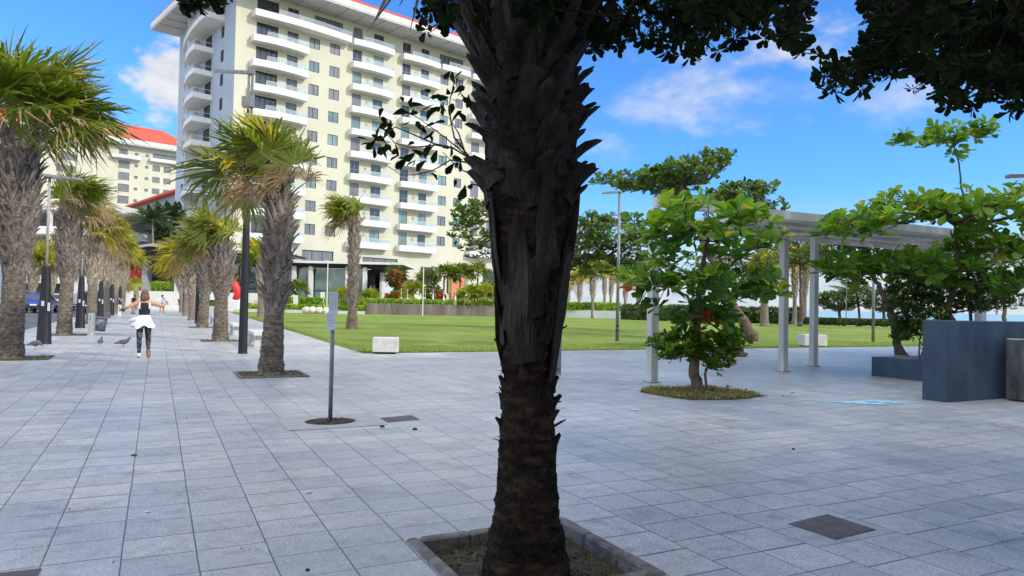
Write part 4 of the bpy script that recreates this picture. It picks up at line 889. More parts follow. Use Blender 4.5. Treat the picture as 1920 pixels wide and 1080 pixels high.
lv = [(722, 248, .6, .75), (722, 240, -.2, 1), (712, 222, .1, 1), (735, 215, .9, .3), (700, 268, -1, -.1), (705, 262, -.5, -.6), (722, 275, .1, -1), (690, 262, -1, .2), (750, 235, .9, .4), (735, 255, -.6, .5), (780, 285, -.8, -.5), (770, 280, .8, -.3),
      (740, 268, .3, -.9), (815, 272, -.7, -.6), (790, 262, .7, .5), (795, 240, .9, .4), (770, 212, -.9, .1), (772, 205, -.2, .9), (800, 228, .4, .9), (840, 190, -.9, .4), (843, 185, .3, 1), (855, 160, -.4, .9), (850, 150, .5, .8),
      (835, 178, -1, -.1), (850, 175, .9, .5), (862, 172, .5, -.5), (878, 175, 0, -1), (830, 200, -.8, -.2), (815, 195, -1, -.3), (797, 198, -1, .1), (842, 218, .2, 1), (838, 212, -.5, .8), (820, 280, -.3, -1), (845, 268, .1, -1),
      (800, 300, -.8, -.6), (782, 300, -1, -.4), (852, 305, -.6, -.9), (862, 300, .1, -.9), (872, 345, -.1, -1), (868, 352, -.2, -.9), (752, 290, -.9, -.4), (765, 295, -.7, -.7), (735, 275, -.9, -.3), (812, 232, .9, .3), (845, 232, .5, .9)]
P_ = np.array([at(x, y, 3.75 + R.uniform(-.2, .2)) for x, y, _, _ in lv]); D_ = np.array([[dx, R.uniform(-.5, .5), dz] for _, _, dx, dz in lv])
leaf_batch(mbl, P_, D_, rng.normal(0, 1, (len(lv), 3)) + [0, -.6, .5], rng.uniform(.065, .095, len(lv)), .5, 0, rng.uniform(.3, 1, len(lv)))
leaf_batch(mbl, P_ + rng.normal(0, .03, P_.shape), -D_ + rng.normal(0, .8, D_.shape), rng.normal(0, 1, (len(lv), 3)) + [0, -.6, .5], rng.uniform(.04, .08, len(lv)), .5, 0, rng.uniform(.3, 1, len(lv)))
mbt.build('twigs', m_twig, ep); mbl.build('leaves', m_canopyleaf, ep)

# ------------------------------------------------------------------ dark canopy overhead (broad tree standing right of the camera)
bx = [280, 350, 420, 700, 800, 830, 870, 920, 1050, 1120, 1190, 1230, 1300, 1340, 1400, 1460, 1500, 1530, 1560, 1610, 1660, 1700, 1750, 1800, 1850, 1900, 1990, 2200]
by = [-20, 8, -12, -40, 70, 70, 55, 40, 110, 105, 78, 98, 128, 105, 92, 92, 112, 150, 185, 190, 160, 165, 190, 215, 225, 215, 230, 300]
def proj(P):
    d = P - np.array([0, 0, H]); zc_ = d @ FW; return 960 + F * (d @ RT) / zc_, 540 - F * (d @ UP) / zc_, zc_
n = 110000; C = np.stack([rng.uniform(-3.5, 7.5, n), rng.uniform(3.2, 6.8, n), rng.uniform(2.2, 4.6, n)], -1)
xx, yy, zc_ = proj(C); lim = np.interp(xx, bx, by) + rng.normal(0, 5, n) - 15 * 3.4 / zc_ 
keep = (yy < lim) & (yy > -420) & (xx > 300)
gap = (((xx - 1570) / 60) ** 2 + ((yy - 40) / 75) ** 2 < 1) | (((xx - 1400) / 60) ** 2 + ((yy - 140) / 50) ** 2 < 1) & (yy > 95)
left = (xx < 790) & ~((xx > 330) & (xx < 420) & (yy > -40)); keep &= ~gap & ~left
dens = np.where(yy > 0, 1.0, .30) * np.where(xx < 1500, 1.3, 1.0) * np.clip((zc_ / 4.5) ** 2, .25, 1); keep &= rng.random(n) < dens
# clumped: keep more where a slow pattern is high
cl = np.sin(C[:, 0] * 5.1 + 1.3 * np.sin(C[:, 2] * 6)) * np.sin(C[:, 1] * 4.3 + C[:, 2] * 5) ; keep &= (cl > -.1) | (rng.random(n) < .15); keep &= rng.random(n) < np.clip((lim - yy) / 60, .34, 1)
T_ = C[keep]; T_ = T_[rng.permutation(len(T_))[:3800]]
T_ = T_[proj(T_)[0] > 790]; T_ = np.concatenate([T_, [at(x, y, 4.2 + R.random() * .4) for x, y in ((345, -2), (352, 4), (365, -8), (372, 6), (384, -4), (392, 8), (402, 2), (412, -6), (420, -12), (360, -25), (385, -25), (410, -25))] + [at(x, -70 - R.random() * 60, 4.3) for x in range(380, 900, 18)]])
# overhead and behind
n = 2300; T2 = blob((2.2, -1.0, 5.3), (6.5, 5.5, 1.9), n, .3); x2, y2, z2 = proj(T2); T2 = T2[(z2 < .6) | (y2 < -300)]
cb = np.array([3.6, -1.6, 0]);
path = [cb, cb + [.1, .1, 1.2], cb + [-.1, .4, 2.6], cb + [-.5, 1.2, 3.8], cb + [-.8, 2.6, 4.2], cb + [-1.2, 4.2, 4.0]]
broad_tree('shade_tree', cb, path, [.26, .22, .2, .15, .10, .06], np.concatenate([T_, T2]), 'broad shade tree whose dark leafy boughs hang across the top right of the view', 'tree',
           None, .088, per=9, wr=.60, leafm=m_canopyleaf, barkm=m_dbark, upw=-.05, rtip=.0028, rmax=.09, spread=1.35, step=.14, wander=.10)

# ------------------------------------------------------------------ fan palms along the promenade
def pw(px, d): return d / F * px
Lw = (.35, .05, .05)
fan_palm(G(20, 672), 5.15, 1.9, .24, .22, .43, .34, 1.3, 'huge shaggy palm at the left edge, nearest of the left row', 36, 1.4, Lw, 330, .40, .11, .04, .22, False, 34, deadlow=.4, upb=.3)
fan_palm(G(120, 628), 4.6, 1.9, .24, .21, .42, .30, 1.0, 'second palm of the left row, between two lamp posts with dark bases', 28, 1.0, (.3, .05, 0), 240, .38, .12, .1, .35, False, 28)
fan_palm(AB(-3.05, 43.3), 4.6, 2.0, .25, .21, .42, .30, 1.05, 'third palm of the left row, behind the tilted steel bin', 32, 1.0, (.25, .05, 0), 190, .4, .14, .3, .2, True, 26)
fan_palm(AB(-3.05, 55.2), 4.7, 2.0, .25, .21, .42, .30, 1.15, 'fourth palm of the left row with a pale sunlit trunk', 30, 1.0, (.2, .05, 0), 150, .4, .15, .35, .25, True, 24)
fan_palm(AB(-3.05, 67.0), 4.7, 2.1, .25, .21, .42, .30, 1.2, 'fifth palm of the left row with a bright yellow green crown', 28, 1.1, (.25, .05, 0), 130, .4, .16, .35, .15, True, 22, tintm=.8)
fan_palm(AB(-3.0, 78.5), 4.8, 2.1, .25, .21, .42, .30, 1.2, 'last palm of the left row, by the entrance hall', 26, 1.1, (.25, .05, 0), 110, .4, .16, .3, .1, True, 22, tintm=.8)
fan_palm(G(508, 703), 3.62, 1.15, .215, .17, .25, .18, .98, 'palm with a windblown crown beside the black lamp post, nearest of the right row', 24, 1.0, (-.36, .05, .0), 150, .36, .12, .07, .24, False, 38, upb=.35)
fan_palm(G(413, 639), 3.3, 1.45, .25, .20, .42, .30, .95, 'second palm of the right row with green fronds combed to the left', 26, .85, (-.6, .05, .05), 120, .42, .14, .12, .15, False, 30, upb=.5)
fan_palm(AB(2.07, 38.8), 3.6, 1.6, .26, .22, .45, .33, 1.15, 'third palm of the right row, mostly dry brown fronds swept left', 22, 1.0, (-.8, .05, -.1), 110, .45, .16, .25, .75, False, 26, deadlow=.9)
fan_palm(AB(2.1, 50.6), 3.7, 1.6, .26, .22, .45, .33, 1.35, 'fourth palm of the right row with a vivid yellow crown', 26, 1.2, (-.7, .05, .0), 100, .45, .16, .85, .1, True, 26)
fan_palm(AB(2.15, 62.8), 3.8, 1.7, .26, .22, .45, .33, 1.3, 'fifth palm of the right row, pale trunk and yellow green fronds', 24, 1.1, (-.6, .05, .0), 90, .45, .17, .5, .15, True, 24)
fan_palm(AB(2.2, 75.0), 3.8, 1.7, .26, .22, .45, .33, 1.3, 'farthest palm of the right row', 22, 1.1, (-.6, .05, .0), 80, .45, .18, .35, .15, True, 22)
fan_palm(G(660, 618), 5.55, 1.0, .27, .21, .25, .21, 1.05, 'slender palm on the lawn with dry fronds trailing to the left', 24, 1.0, (-.55, .05, .02), 210, .38, .15, .15, .30, False, 28, group='other palms', bootout=.4)
fan_palm(at(490, 560, 56) * [1, 1, 0], 4.6, 1.6, .28, .24, .4, .3, 1.3, 'green palm half hidden behind the nearest right row palm', 24, 1.1, (-.3, .05, 0), 90, .42, .16, .3, .1, True, 24, group='other palms', tintm=.8)
fan_palm(at(256, 560, 78) * [1, 1, 0], 2.2, .8, .16, .13, .22, .18, .95, 'short bright green palm in front of the red entrance wall', 16, .9, (-.35, .05, .1), 50, .3, .16, .2, .05, True, 22, group='other palms', tintm=.85)
# palm behind the parked cars
for i, (px, d, h_, s_) in enumerate(((60, 62, 4.0, 1.7), (96, 70, 4.6, 1.8), (135, 80, 5.2, 1.8))):
    fan_palm(at(px, 560, d) * [1, 1, 0] + [0, 0, 0], h_, 1.8, .3, .24, .45, .33, s_, ['broad palm beyond the road, above the parked black van', 'palm beyond the road behind the first left lamp post', 'palm beyond the road, behind the second left palm'][i], 22, 1.2, (.1, .05, 0), 60, .45, .2, .3, .15, True, 22, group='palms beyond the road', tintm=.6)

# ------------------------------------------------------------------ coconut palms
def feather_frond(mb, mp, base, d, L_, wind, tint, n=34, droop=.55, lw=.5):
    t = np.linspace(0, 1, 9)[:, None]; P_ = base + unit(d) * L_ * t + (np.asarray(wind) - [0, 0, droop]) * L_ * .6 * t ** 2.2
    mp.tube(P_, np.linspace(.03, .006, 9), 4, 0, .5, caps=False)
    tt = np.linspace(.12, 1, n); C_ = np.stack([np.interp(tt, t[:, 0], P_[:, i]) for i in range(3)], -1); T = unit(np.gradient(C_, axis=0)); S = unit(np.cross(T, [0, 0, 1.0]) + 1e-5)
    for sg in (1, -1):
        D = unit(S * sg * .75 + T * .5 + np.array([0, 0, -.45]) + np.asarray(wind) * .5 + rng.normal(0, .1, T.shape)); ll = lw * L_ * .42 * np.sin(np.clip(tt * 1.1, 0, 1) * math.pi * .85 + .35)[:, None] * rng.uniform(.8, 1.1, (n, 1))
        w = T * .028 * L_ * .5; a0 = C_; a1 = C_ + D * ll * .55; a2 = C_ + D * ll + np.array([0, 0, -.25]) * ll
        V = np.stack([a0 - w, a0 + w, a1 + w * .9, a1 - w * .9, a2], 1); o5 = (np.arange(n) * 5)[:, None]
        mb.raw(V.reshape(-1, 3), [tuple(x) for x in (np.array([[0, 1, 2, 3]]) + o5)] + [tuple(x) for x in (np.array([[3, 2, 4]]) + o5)], 0, np.clip(tint + rng.normal(0, .15, 2 * n), 0, 1))
def coconut(base, h, lean, L_, nf, wind, label, group='coconut palms', r=.17, tint=.4, leafm=None, dead=0):
    base = np.asarray(base, float); root = thing('coconut_palm', base, label, 'palm tree', group); t = np.linspace(0, 1, 12)[:, None]
    P_ = base + np.array([0, 0, h]) * t + np.asarray(lean) * t ** 1.8; mb = MB(); rr = np.interp(t[:, 0], [0, .08, 1], [r * 1.5, r, r * .7]) * (1 + .05 * rng.standard_normal(12)); mb.tube(P_, rr, 9); mb.build('trunk', m_barkl, root, smooth=True)
    mb, mp = MB(), MB()
    for i in range(nf):
        a = i * 2.39996; f = i / nf; el = math.radians(78 - 85 * f); feather_frond(mb, mp, P_[-1], [math.cos(a) * math.cos(el), math.sin(a) * math.cos(el), math.sin(el)], L_ * R.uniform(.85, 1.1), wind, tint + R.gauss(0, .12))
    mp.build('midribs', m_petiole, root); mb.build('crown', leafm or m_cocoleaf, root)
for i, (px, py, d, h_, L_) in enumerate(((285, 575, 100, 12.2, 4.2), (318, 575, 104, 13.0, 4.6), (302, 575, 108, 10.6, 4.0))):
    coconut(at(px, py, d) * [1, 1, 0], h_, (R.uniform(-1, 1), 0, 0), L_, 22, (-.1, 0, 0), ['dark coconut palm leftmost of three in front of the annex wing', 'tallest dark coconut palm against the blue side of the big hotel', 'shortest dark coconut palm between two others before the annex wing'][i], 'dark coconut palms by the annex')

# ------------------------------------------------------------------ broadleaf trees on the right
def pxblob(px, py, depth, rx, ry, rd, n, shell=.3):
    c = at(px, py, depth); s = depth / F; return blob(c, (rx * s, rd, ry * s), n, shell)
# near sea almond in the grass pit
AL = G(1312, 737); dA = AL[1]
T_ = np.concatenate([pxblob(1330, 392, dA, 120, 26, 1.1, 70), pxblob(1250, 425, dA - .2, 75, 32, .8, 42), pxblob(1400, 440, dA + .1, 80, 42, .9, 50), pxblob(1300, 470, dA, 90, 40, 1.0, 46),
                     pxblob(1215, 520, dA - .3, 62, 22, .8, 30), pxblob(1400, 535, dA, 75, 30, .9, 44), pxblob(1300, 540, dA - .3, 80, 30, .9, 38), pxblob(1220, 560, dA, 40, 22, .5, 12), pxblob(1460, 535, dA, 20, 22, .4, 9), pxblob(1335, 590, dA - .2, 40, 22, .5, 22), pxblob(1290, 610, dA - .2, 45, 22, .4, 16)])
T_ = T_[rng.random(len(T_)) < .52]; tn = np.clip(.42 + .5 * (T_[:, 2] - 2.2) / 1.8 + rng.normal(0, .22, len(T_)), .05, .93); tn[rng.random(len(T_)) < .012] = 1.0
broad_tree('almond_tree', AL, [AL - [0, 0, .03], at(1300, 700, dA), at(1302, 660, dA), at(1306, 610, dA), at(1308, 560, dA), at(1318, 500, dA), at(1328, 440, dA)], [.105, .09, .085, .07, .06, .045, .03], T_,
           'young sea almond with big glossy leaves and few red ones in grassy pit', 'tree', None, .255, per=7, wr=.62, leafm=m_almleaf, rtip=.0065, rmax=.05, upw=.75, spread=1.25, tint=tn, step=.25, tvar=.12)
T_ = np.concatenate([pxblob(1270, 650, dA - .1, 55, 28, .35, 110), pxblob(1340, 660, dA + .1, 42, 38, .35, 110), pxblob(1370, 640, dA, 25, 28, .3, 40)])
broad_tree('almond_shoot', AL + [.12, -.05, 0], [AL + [.12, -.05, -.02], at(1322, 700, dA), at(1330, 675, dA)], [.03, .02, .015], T_, 'dense bushy undergrowth around the foot of the young sea almond', 'shrub', None, .125, per=7, wr=.6, leafm=m_almleaf, rtip=.003, rmax=.018,
           tint=np.clip(rng.normal(.45, .25, len(T_)), 0, .9), upw=.7, step=.1)
mb = MB(); fr_ = (np.zeros(3), A, B, Z_); AA, BB = toab(AL)
mb.frame = fr_; pts = [(AA - .95 + .03 * math.sin(i * 3), BB - .85 + 1.7 * i / 8) for i in range(9)] + [(AA + .95, BB + .85 - 1.7 * i / 8) for i in range(9)]
pts = [(AA + .95 * math.copysign(abs(math.cos(t)) ** .6, math.cos(t)) * (1 + .04 * math.sin(5 * t)), BB + .85 * math.copysign(abs(math.sin(t)) ** .6, math.sin(t)) * (1 + .05 * math.sin(7 * t))) for t in np.arange(36) / 36 * 2 * math.pi]; V = [(p[0], p[1], .008) for p in pts]; mb.raw(V, [tuple(range(len(V)))]); o = mb.build('soil_patch', m_soil); struct(o)
n = 9000; q = rng.uniform(-1, 1, (n, 2)) * [.94, .84]; kp = rng.random(n) < .55 + .45 * np.sin(q[:, 0] * 5 + 1) * np.sin(q[:, 1] * 6); q = q[kp]; q = q[(np.abs(q[:, 0] / .95) ** 3 + np.abs(q[:, 1] / .85) ** 3) < 1]
P_ = A * (AA + q[:, :1]) + B * (BB + q[:, 1:]) + np.array([0, 0, .008]); mb = MB(); blades(mb, P_, .06, .010, .8, (.35, 1)); o = mb.build('pit_grass', m_grassb); tag(o, 'dry tufted grass in the square pit around the young sea almond', 'grass', kind='stuff')
mb = MB(); n = 130; q = rng.normal(0, .45, (n, 2)); P_ = A * (AA + q[:, :1]) + B * (BB + q[:, 1:]) + np.array([0, 0, .05]); leaf_batch(mb, P_, rng.normal(0, 1, (n, 3)) * [1, 1, .15], np.tile([0, 0, 1.0], (n, 1)) + rng.normal(0, .2, (n, 3)), rng.uniform(.06, .13, n), .5, 0)
o = mb.build('fallen_leaves', m_palmdead); tag(o, 'dry fallen leaves lying in the grass pit of the young sea almond', 'leaves', kind='stuff')

# flat topped leaning tree behind
LT = G(1385, 668); dL = LT[1]
def umbrella(specs): return np.concatenate([pxblob(*s) for s in specs])
T_ = umbrella([(1190, 338, dL + .3, 85, 14, 1.6, 90), (1270, 325, dL, 75, 24, 1.6, 130), (1335, 305, dL, 32, 20, 1.0, 44), (1366, 292, dL, 10, 6, .3, 6), (1250, 345, dL, 70, 16, 1.4, 80), (1395, 358, dL + .5, 55, 14, 1.2, 55), (1425, 350, dL, 12, 8, .5, 6), (1350, 372, dL, 55, 12, 1.0, 40), (1400, 400, dL + 1, 80, 30, 1.6, 70)])
broad_tree('grape_tree', LT, [LT - [0, 0, .05], at(1374, 640, dL), at(1370, 590, dL), at(1350, 520, dL), at(1320, 450, dL), at(1285, 395, dL), at(1262, 372, dL)], [.24, .19, .16, .15, .13, .09, .06], T_,
           'leaning flat topped tree rising behind the pergola end', 'tree', None, .20, per=8, wr=.6, leafm=m_grapeleaf, rtip=.011, rmax=.09, upw=.6, tint=np.clip(rng.normal(.5, .25, len(T_)), 0, .95), step=.5)
L2 = G(1413, 640); d2 = L2[1]
T_ = umbrella([(1330, 500, d2, 60, 30, 2, 60), (1420, 480, d2, 70, 30, 2, 70), (1280, 520, d2 + 2, 60, 30, 2, 60), (1380, 540, d2, 50, 20, 1.5, 40)])
broad_tree('grape_tree', L2, [L2 - [0, 0, .05], at(1395, 605, d2), at(1370, 572, d2), at(1345, 545, d2), at(1330, 515, d2)], [.30, .24, .22, .18, .12], T_, 'thick brown trunk leaning left on the lawn behind the almond tree', 'tree', None, .24, per=7, leafm=m_grapeleaf, rtip=.013, rmax=.12, step=.5)
# big leafy tree behind the near palm
BT = at(1035, 560, 42) * [1, 1, 0]; dB = 42.0
T_ = umbrella([(900, 430, dB, 58, 60, 2.0, 190), (1080, 455, dB, 85, 55, 2.5, 330), (1150, 440, dB, 70, 40, 2.5, 230), (1200, 470, dB, 50, 45, 2, 150), (990, 430, dB, 60, 60, 2, 60), (1120, 500, dB, 70, 22, 2, 110), (880, 400, dB, 30, 30, 1.5, 60), (1110, 412, dB, 22, 14, 1.5, 30), (1225, 500, dB + 1, 40, 28, 2, 90)])
broad_tree('grape_tree', BT, [BT, at(1035, 540, dB), at(1030, 500, dB), at(1025, 450, dB)], [.35, .3, .25, .15], T_, 'wide leafy tree mostly hidden behind the near dark palm trunk', 'tree', None, .28, per=8, leafm=m_grapeleaf, rtip=.012, rmax=.16, step=.8, tint=np.clip(rng.normal(.55, .25, len(T_)), 0, .95))

# planter with almond tree at the right
PAx, PAy = 15.0, 7.83
PL = AB(16.6, 9.4, .44); dP = PL[1]
T_ = umbrella([(1600, 425, dP - .6, 70, 30, .9, 80), (1700, 395, dP, 80, 34, 1.0, 110), (1800, 392, dP, 80, 34, 1.0, 110), (1900, 388, dP, 70, 38, 1.0, 90), (1600, 505, dP - .3, 70, 24, 1.0, 90), (1700, 500, dP, 70, 32, 1.1, 100), (1790, 520, dP, 70, 40, 1.1, 90), (1880, 500, dP, 60, 60, 1.2, 90), (1830, 455, dP, 60, 25, .9, 50), (1990, 430, dP, 60, 70, 1, 60)])
T_ = T_[rng.random(len(T_)) < .46]; tn = np.clip(.38 + .42 * (T_[:, 2] - 2.4) / 1.6 + rng.normal(0, .2, len(T_)), .03, .93); tn[rng.random(len(T_)) < .006] = 1
broad_tree('almond_tree', PL, [PL, at(1772, 590, dP), at(1790, 540, dP), at(1795, 480, dP), at(1790, 420, dP)], [.09, .075, .065, .05, .03], T_, 'spreading sea almond in layered tiers growing from the blue planter', 'tree', None, .27, per=7, wr=.62,
           leafm=m_almleaf, rtip=.006, rmax=.05, upw=.75, spread=1.2, tint=tn, step=.25, tvar=.12)
sp0 = at(1806, 400, dP + .4)
T_ = umbrella([(1720, 262, dP + .4, 50, 14, .35, 18), (1780, 255, dP + .4, 45, 22, .4, 26), (1840, 248, dP + .4, 34, 16, .35, 15), (1800, 290, dP + .4, 15, 8, .2, 4)])
SPB = AB(16.9, 9.9, .44)
broad_tree('almond_tree', SPB, [SPB, at(1812, 470, dP + .4), at(1804, 360, dP + .4), at(1797, 300, dP + .4), at(1790, 282, dP + .4)], [.04, .032, .022, .017, .014], T_, 'single tall thin stem topped by a flat tuft of bright green leaves', 'tree', None, .20, per=8, wr=.6, leafm=m_almleaf, rtip=.004, rmax=.014,
           tint=np.clip(rng.normal(.7, .15, len(T_)), 0, .9), step=.2, spread=1.2)
AT = G(1690, 666); dT = AT[1]
T_ = umbrella([(1560, 470, dT, 60, 35, 1.6, 100), (1660, 470, dT, 70, 35, 1.8, 120), (1620, 440, dT, 80, 25, 1.6, 80), (1760, 480, dT, 80, 40, 2, 120)])
broad_tree('grape_tree', AT, [AT - [0, 0, .05], at(1683, 640, dT), at(1672, 595, dT), at(1655, 550, dT), at(1640, 525, dT), at(1630, 490, dT)], [.20, .12, .10, .09, .08, .05], T_, 'dark trunk leaning left just beyond the low blue planter wall', 'tree', None, .24, per=7, leafm=m_grapeleaf, barkm=m_twig, rtip=.011, rmax=.1, step=.5)
T_ = umbrella([(1720, 590, dP + .2, 45, 45, .7, 160), (1700, 560, dP + .6, 40, 40, .6, 80), (1790, 555, dP + .6, 60, 38, .7, 130), (1690, 620, dP + .2, 18, 26, .4, 36), (1850, 560, dP + 1, 60, 30, .7, 80)])
SB = AB(15.9, 9.9, .44)
broad_tree('planter_shrub', SB, [SB, SB + [0, 0, .3], SB + [0, 0, .7]], [.03, .03, .02], T_, 'dark green shrub filling the blue planter behind the tall wall', 'shrub', None, .12, per=8, leafm=m_bush, rtip=.003, rmax=.02, upw=.6, tint=np.clip(rng.normal(.42, .22, len(T_)), 0, .9), step=.15)
# pale cut stems and stones in the planter corner
mb = MB()
for i in range(14):
    b_ = AB(15.35 + R.random() * .9, 8.3 + R.random() * 2.2, .44); mb.tube([b_, b_ + [R.gauss(0, .05), 0, .15 + R.random() * .15], b_ + [R.gauss(0, .12), R.gauss(0, .1), .3 + R.random() * .3]], [.022, .018, .010], 5)
o = mb.build('bare_stems', m_barkl, loc=AB(15.6, 9, .44)); tag(o, 'bare pale stems standing in the corner of the low blue planter', 'plant')

# ------------------------------------------------------------------ distance: lawn edge planting, hedges, palms, sea trees
def bank(px0, px1, depth, base_z, h, n, label, leafm, size, name='shrub_bed', cat='shrubs'):
    P0, P1 = at(px0, 560, depth) * [1, 1, 0] + [0, 0, base_z], at(px1, 560, depth + 3) * [1, 1, 0] + [0, 0, base_z]
    return hedge(name, P0 * [1, 1, 0], P1 * [1, 1, 0], 1.6, h * .6, h, label, n, cat, leafm, size, base_z)
# brown timber retaining wall and the bed on top of it
WD = 80.0
wall = thing('timber_wall', at(800, 590, WD) * [1, 1, 0], 'low brown board retaining wall at the far side of the lawn', 'wall')
xs = [682, 700, 760, 820, 880, 940]; pts = [at(x, 580, WD + (3 if x > 690 else 1.5) * 0 + (x - 682) * .012) for x in xs]
mb = MB(); V = []
for i, p in enumerate(pts): sh_ = 1.0 if i == 0 else 0; V += [(p[0], p[1], 0), (p[0] + sh_ * .5, p[1] + .2, 1.28), (p[0] + .5 * sh_, p[1] + .5, 1.28), (p[0], p[1] + .5, 0)]
mb.raw(V, [(4 * i + a, 4 * i + 4 + a, 4 * i + 4 + (a + 1) % 4, 4 * i + (a + 1) % 4) for i in range(5) for a in range(4)] + [(0, 1, 2, 3)]); mb.build('boards', m_wood, wall)
hedge('hedge', at(690, 560, WD + 1.2) * [1, 1, 0], at(945, 560, WD + 4) * [1, 1, 0], 1.2, .2, .5, 'low bright green planting along the top of the brown board wall', 900, 'plants', m_hedge, .2, 1.2)
hedge('hedge', at(478, 560, 82) * [1, 1, 0], at(690, 560, 84) * [1, 1, 0], 1.8, .9, 1.15, 'long clipped hedge in front of the glass pavilion', 1500, 'hedge', m_hedge, .22, .45)
hedge('hedge', at(470, 560, 79.5) * [1, 1, 0], at(690, 560, 81) * [1, 1, 0], 1.0, .3, .55, 'low pale groundcover below the pavilion hedge', 900, 'plants', m_hedge, .2, .25)
mb = MB(); mb.frame = None; p = at(440, 585, 78); q = at(684, 585, 79); mb.box(p[0], q[0], 78.4, 79.0, 0, .35); o = mb.build('low_wall', m_conc); tag(o, 'low grey wall edging the bed below the pavilion hedge', 'wall')
bp = []
for i, (px, r_) in enumerate(((574, .42), (586, .43), (599, .42), (612, .40))):
    p = at(px, 580, 77.6); mb = MB(); mb.ell((p[0], p[1], r_ * .85), (r_ * 1.1, r_, r_ * .95), 14, 10, 0, .5, .02); o = mb.build('boulder', m_rock, smooth=True, loc=(p[0], p[1], 0))
    tag(o, ['leftmost round pale boulder at the lawn edge', 'second round pale boulder from the left at the lawn edge', 'third round pale boulder from the left at the lawn edge', 'round pale boulder nearest the slim sign pole'][i], 'boulder', 'pale boulders at the lawn edge')
# small garden palms and flowering shrubs before the hotel
def small_fan(px, d, h, cr, label, z0=.6, tint=.5, wind=(-.1, 0, 0), n=16, tr=.12):
    b = at(px, 560, d) * [1, 1, 0]; root = thing('garden_palm', b, label, 'palm', 'garden palms before the hotel'); mb = MB(); mb.tube([b, b + [0, 0, z0], b + [0, 0, h]], [tr, tr, tr * .8], 7); mb.build('trunk', m_barkl, root)
    mg, mp = MB(), MB()
    for i in range(n):
        a = i * 2.4; el = math.radians(80 - 75 * i / n); fan_frond(mg, mp, b + [0, 0, h], np.array([math.cos(a) * math.cos(el), math.sin(a) * math.cos(el), math.sin(el)]), cr * .6, cr * .75, 16, np.asarray(wind, float), 0, tint + R.gauss(0, .15), .35)
    mp.build('petioles', m_petiole, root); mg.build('crown', [m_palmleaf, m_palmyel, m_palmleaf], root)
gp = [(558, 84, 2.4, 1.5, .3, 'small dark fan palm before the pavilion by its left column'), (640, 84, 1.7, 1.6, .75, 'bright green small palm before the middle pavilion window'), (694, 84.5, 1.7, 1.5, .9, 'low yellow green palm at the right end of the pavilion hedge'),
      (775, 86, 2.4, 1.9, .8, 'bright fan palm in the bed, left of the thin white mast'), (742, 88, 4.6, 1.7, .2, 'dark palm beside the red bougainvillea'), (800, 89, 4.0, 1.7, .3, 'palm in front of the orange panel'),
      (832, 88, 4.6, 2.0, .3, 'tall dark garden palm under the hotel ground floor windows'), (862, 88, 4.8, 1.9, .35, 'garden palm with a white trunk second from the right'), (895, 88, 4.9, 1.9, .3, 'tall garden palm nearest the dark trunk'),
      (880, 84, 2.0, 2.0, .9, 'low bright fan palm in front of the tall garden palms'), (907, 84, 2.2, 2.0, .95, 'bright yellow green fan palm beside the near dark trunk')]
for px, d, h_, cr, tn, lab in gp: small_fan(px, d, h_, cr, lab, .6, tn)
def flower_shrub(px, d, z, r, label, n=160, leafm=None, mix=.3, name='bougainvillea'):
    b = at(px, 560, d) * [1, 1, 0]; root = thing(name, b, label, 'shrub'); c = b + [0, 0, z]; T = blob(c, (r, r, r * .8), n, .5); arr, par, load, fx, ends = grow([b, b + [0, 0, .4], b + [0, 0, z * .6]], T, .4); mb = MB(); branches(mb, arr, par, load, fx, .012, .06); mb.build('branches', m_twig, root)
    mb = MB(); fl = rng.random(n) < mix; rosettes(mb, T, rng.normal(0, 1, T.shape) + [0, 0, 1], .3, 7, .6, 1.2, np.repeat(0, 1)[0], rng.uniform(.2, .9, n)); mb.build('leaves', m_bush, root)
    if fl.any(): mb = MB(); rosettes(mb, T[fl] + rng.normal(0, .1, T[fl].shape), rng.normal(0, 1, T[fl].shape) + [0, -.5, 1], .26, 7, .8, 1.3); mb.build('flowers', m_bloom, root)
flower_shrub(741, 86, 4.3, 1.3, 'red bougainvillea high beside the pavilion corner', 170, mix=.35)
flower_shrub(736, 84, 2.0, .8, 'low red flowering shrub at the foot of the pavilion corner', 90, mix=.6)
flower_shrub(828, 85, 2.1, .5, 'small red flowering plant between the white umbrellas', 50, mix=.8)
flower_shrub(760, 87, 3.2, 1.4, 'dark leafy shrub left of the hotel entrance canopy', 140, mix=.02, name='garden_shrub'); flower_shrub(812, 87, 2.6, 1.3, 'dark shrub behind the white folded umbrellas', 130, mix=.04, name='garden_shrub')
flower_shrub(425, 86, 3.4, 1.9, 'dark red and green shrub behind the red sculpture', 200, mix=.25, name='garden_shrub')
flower_shrub(925, 86, 2.6, 2.2, 'grey green bush just left of the near dark trunk', 220, mix=.0, name='garden_shrub')
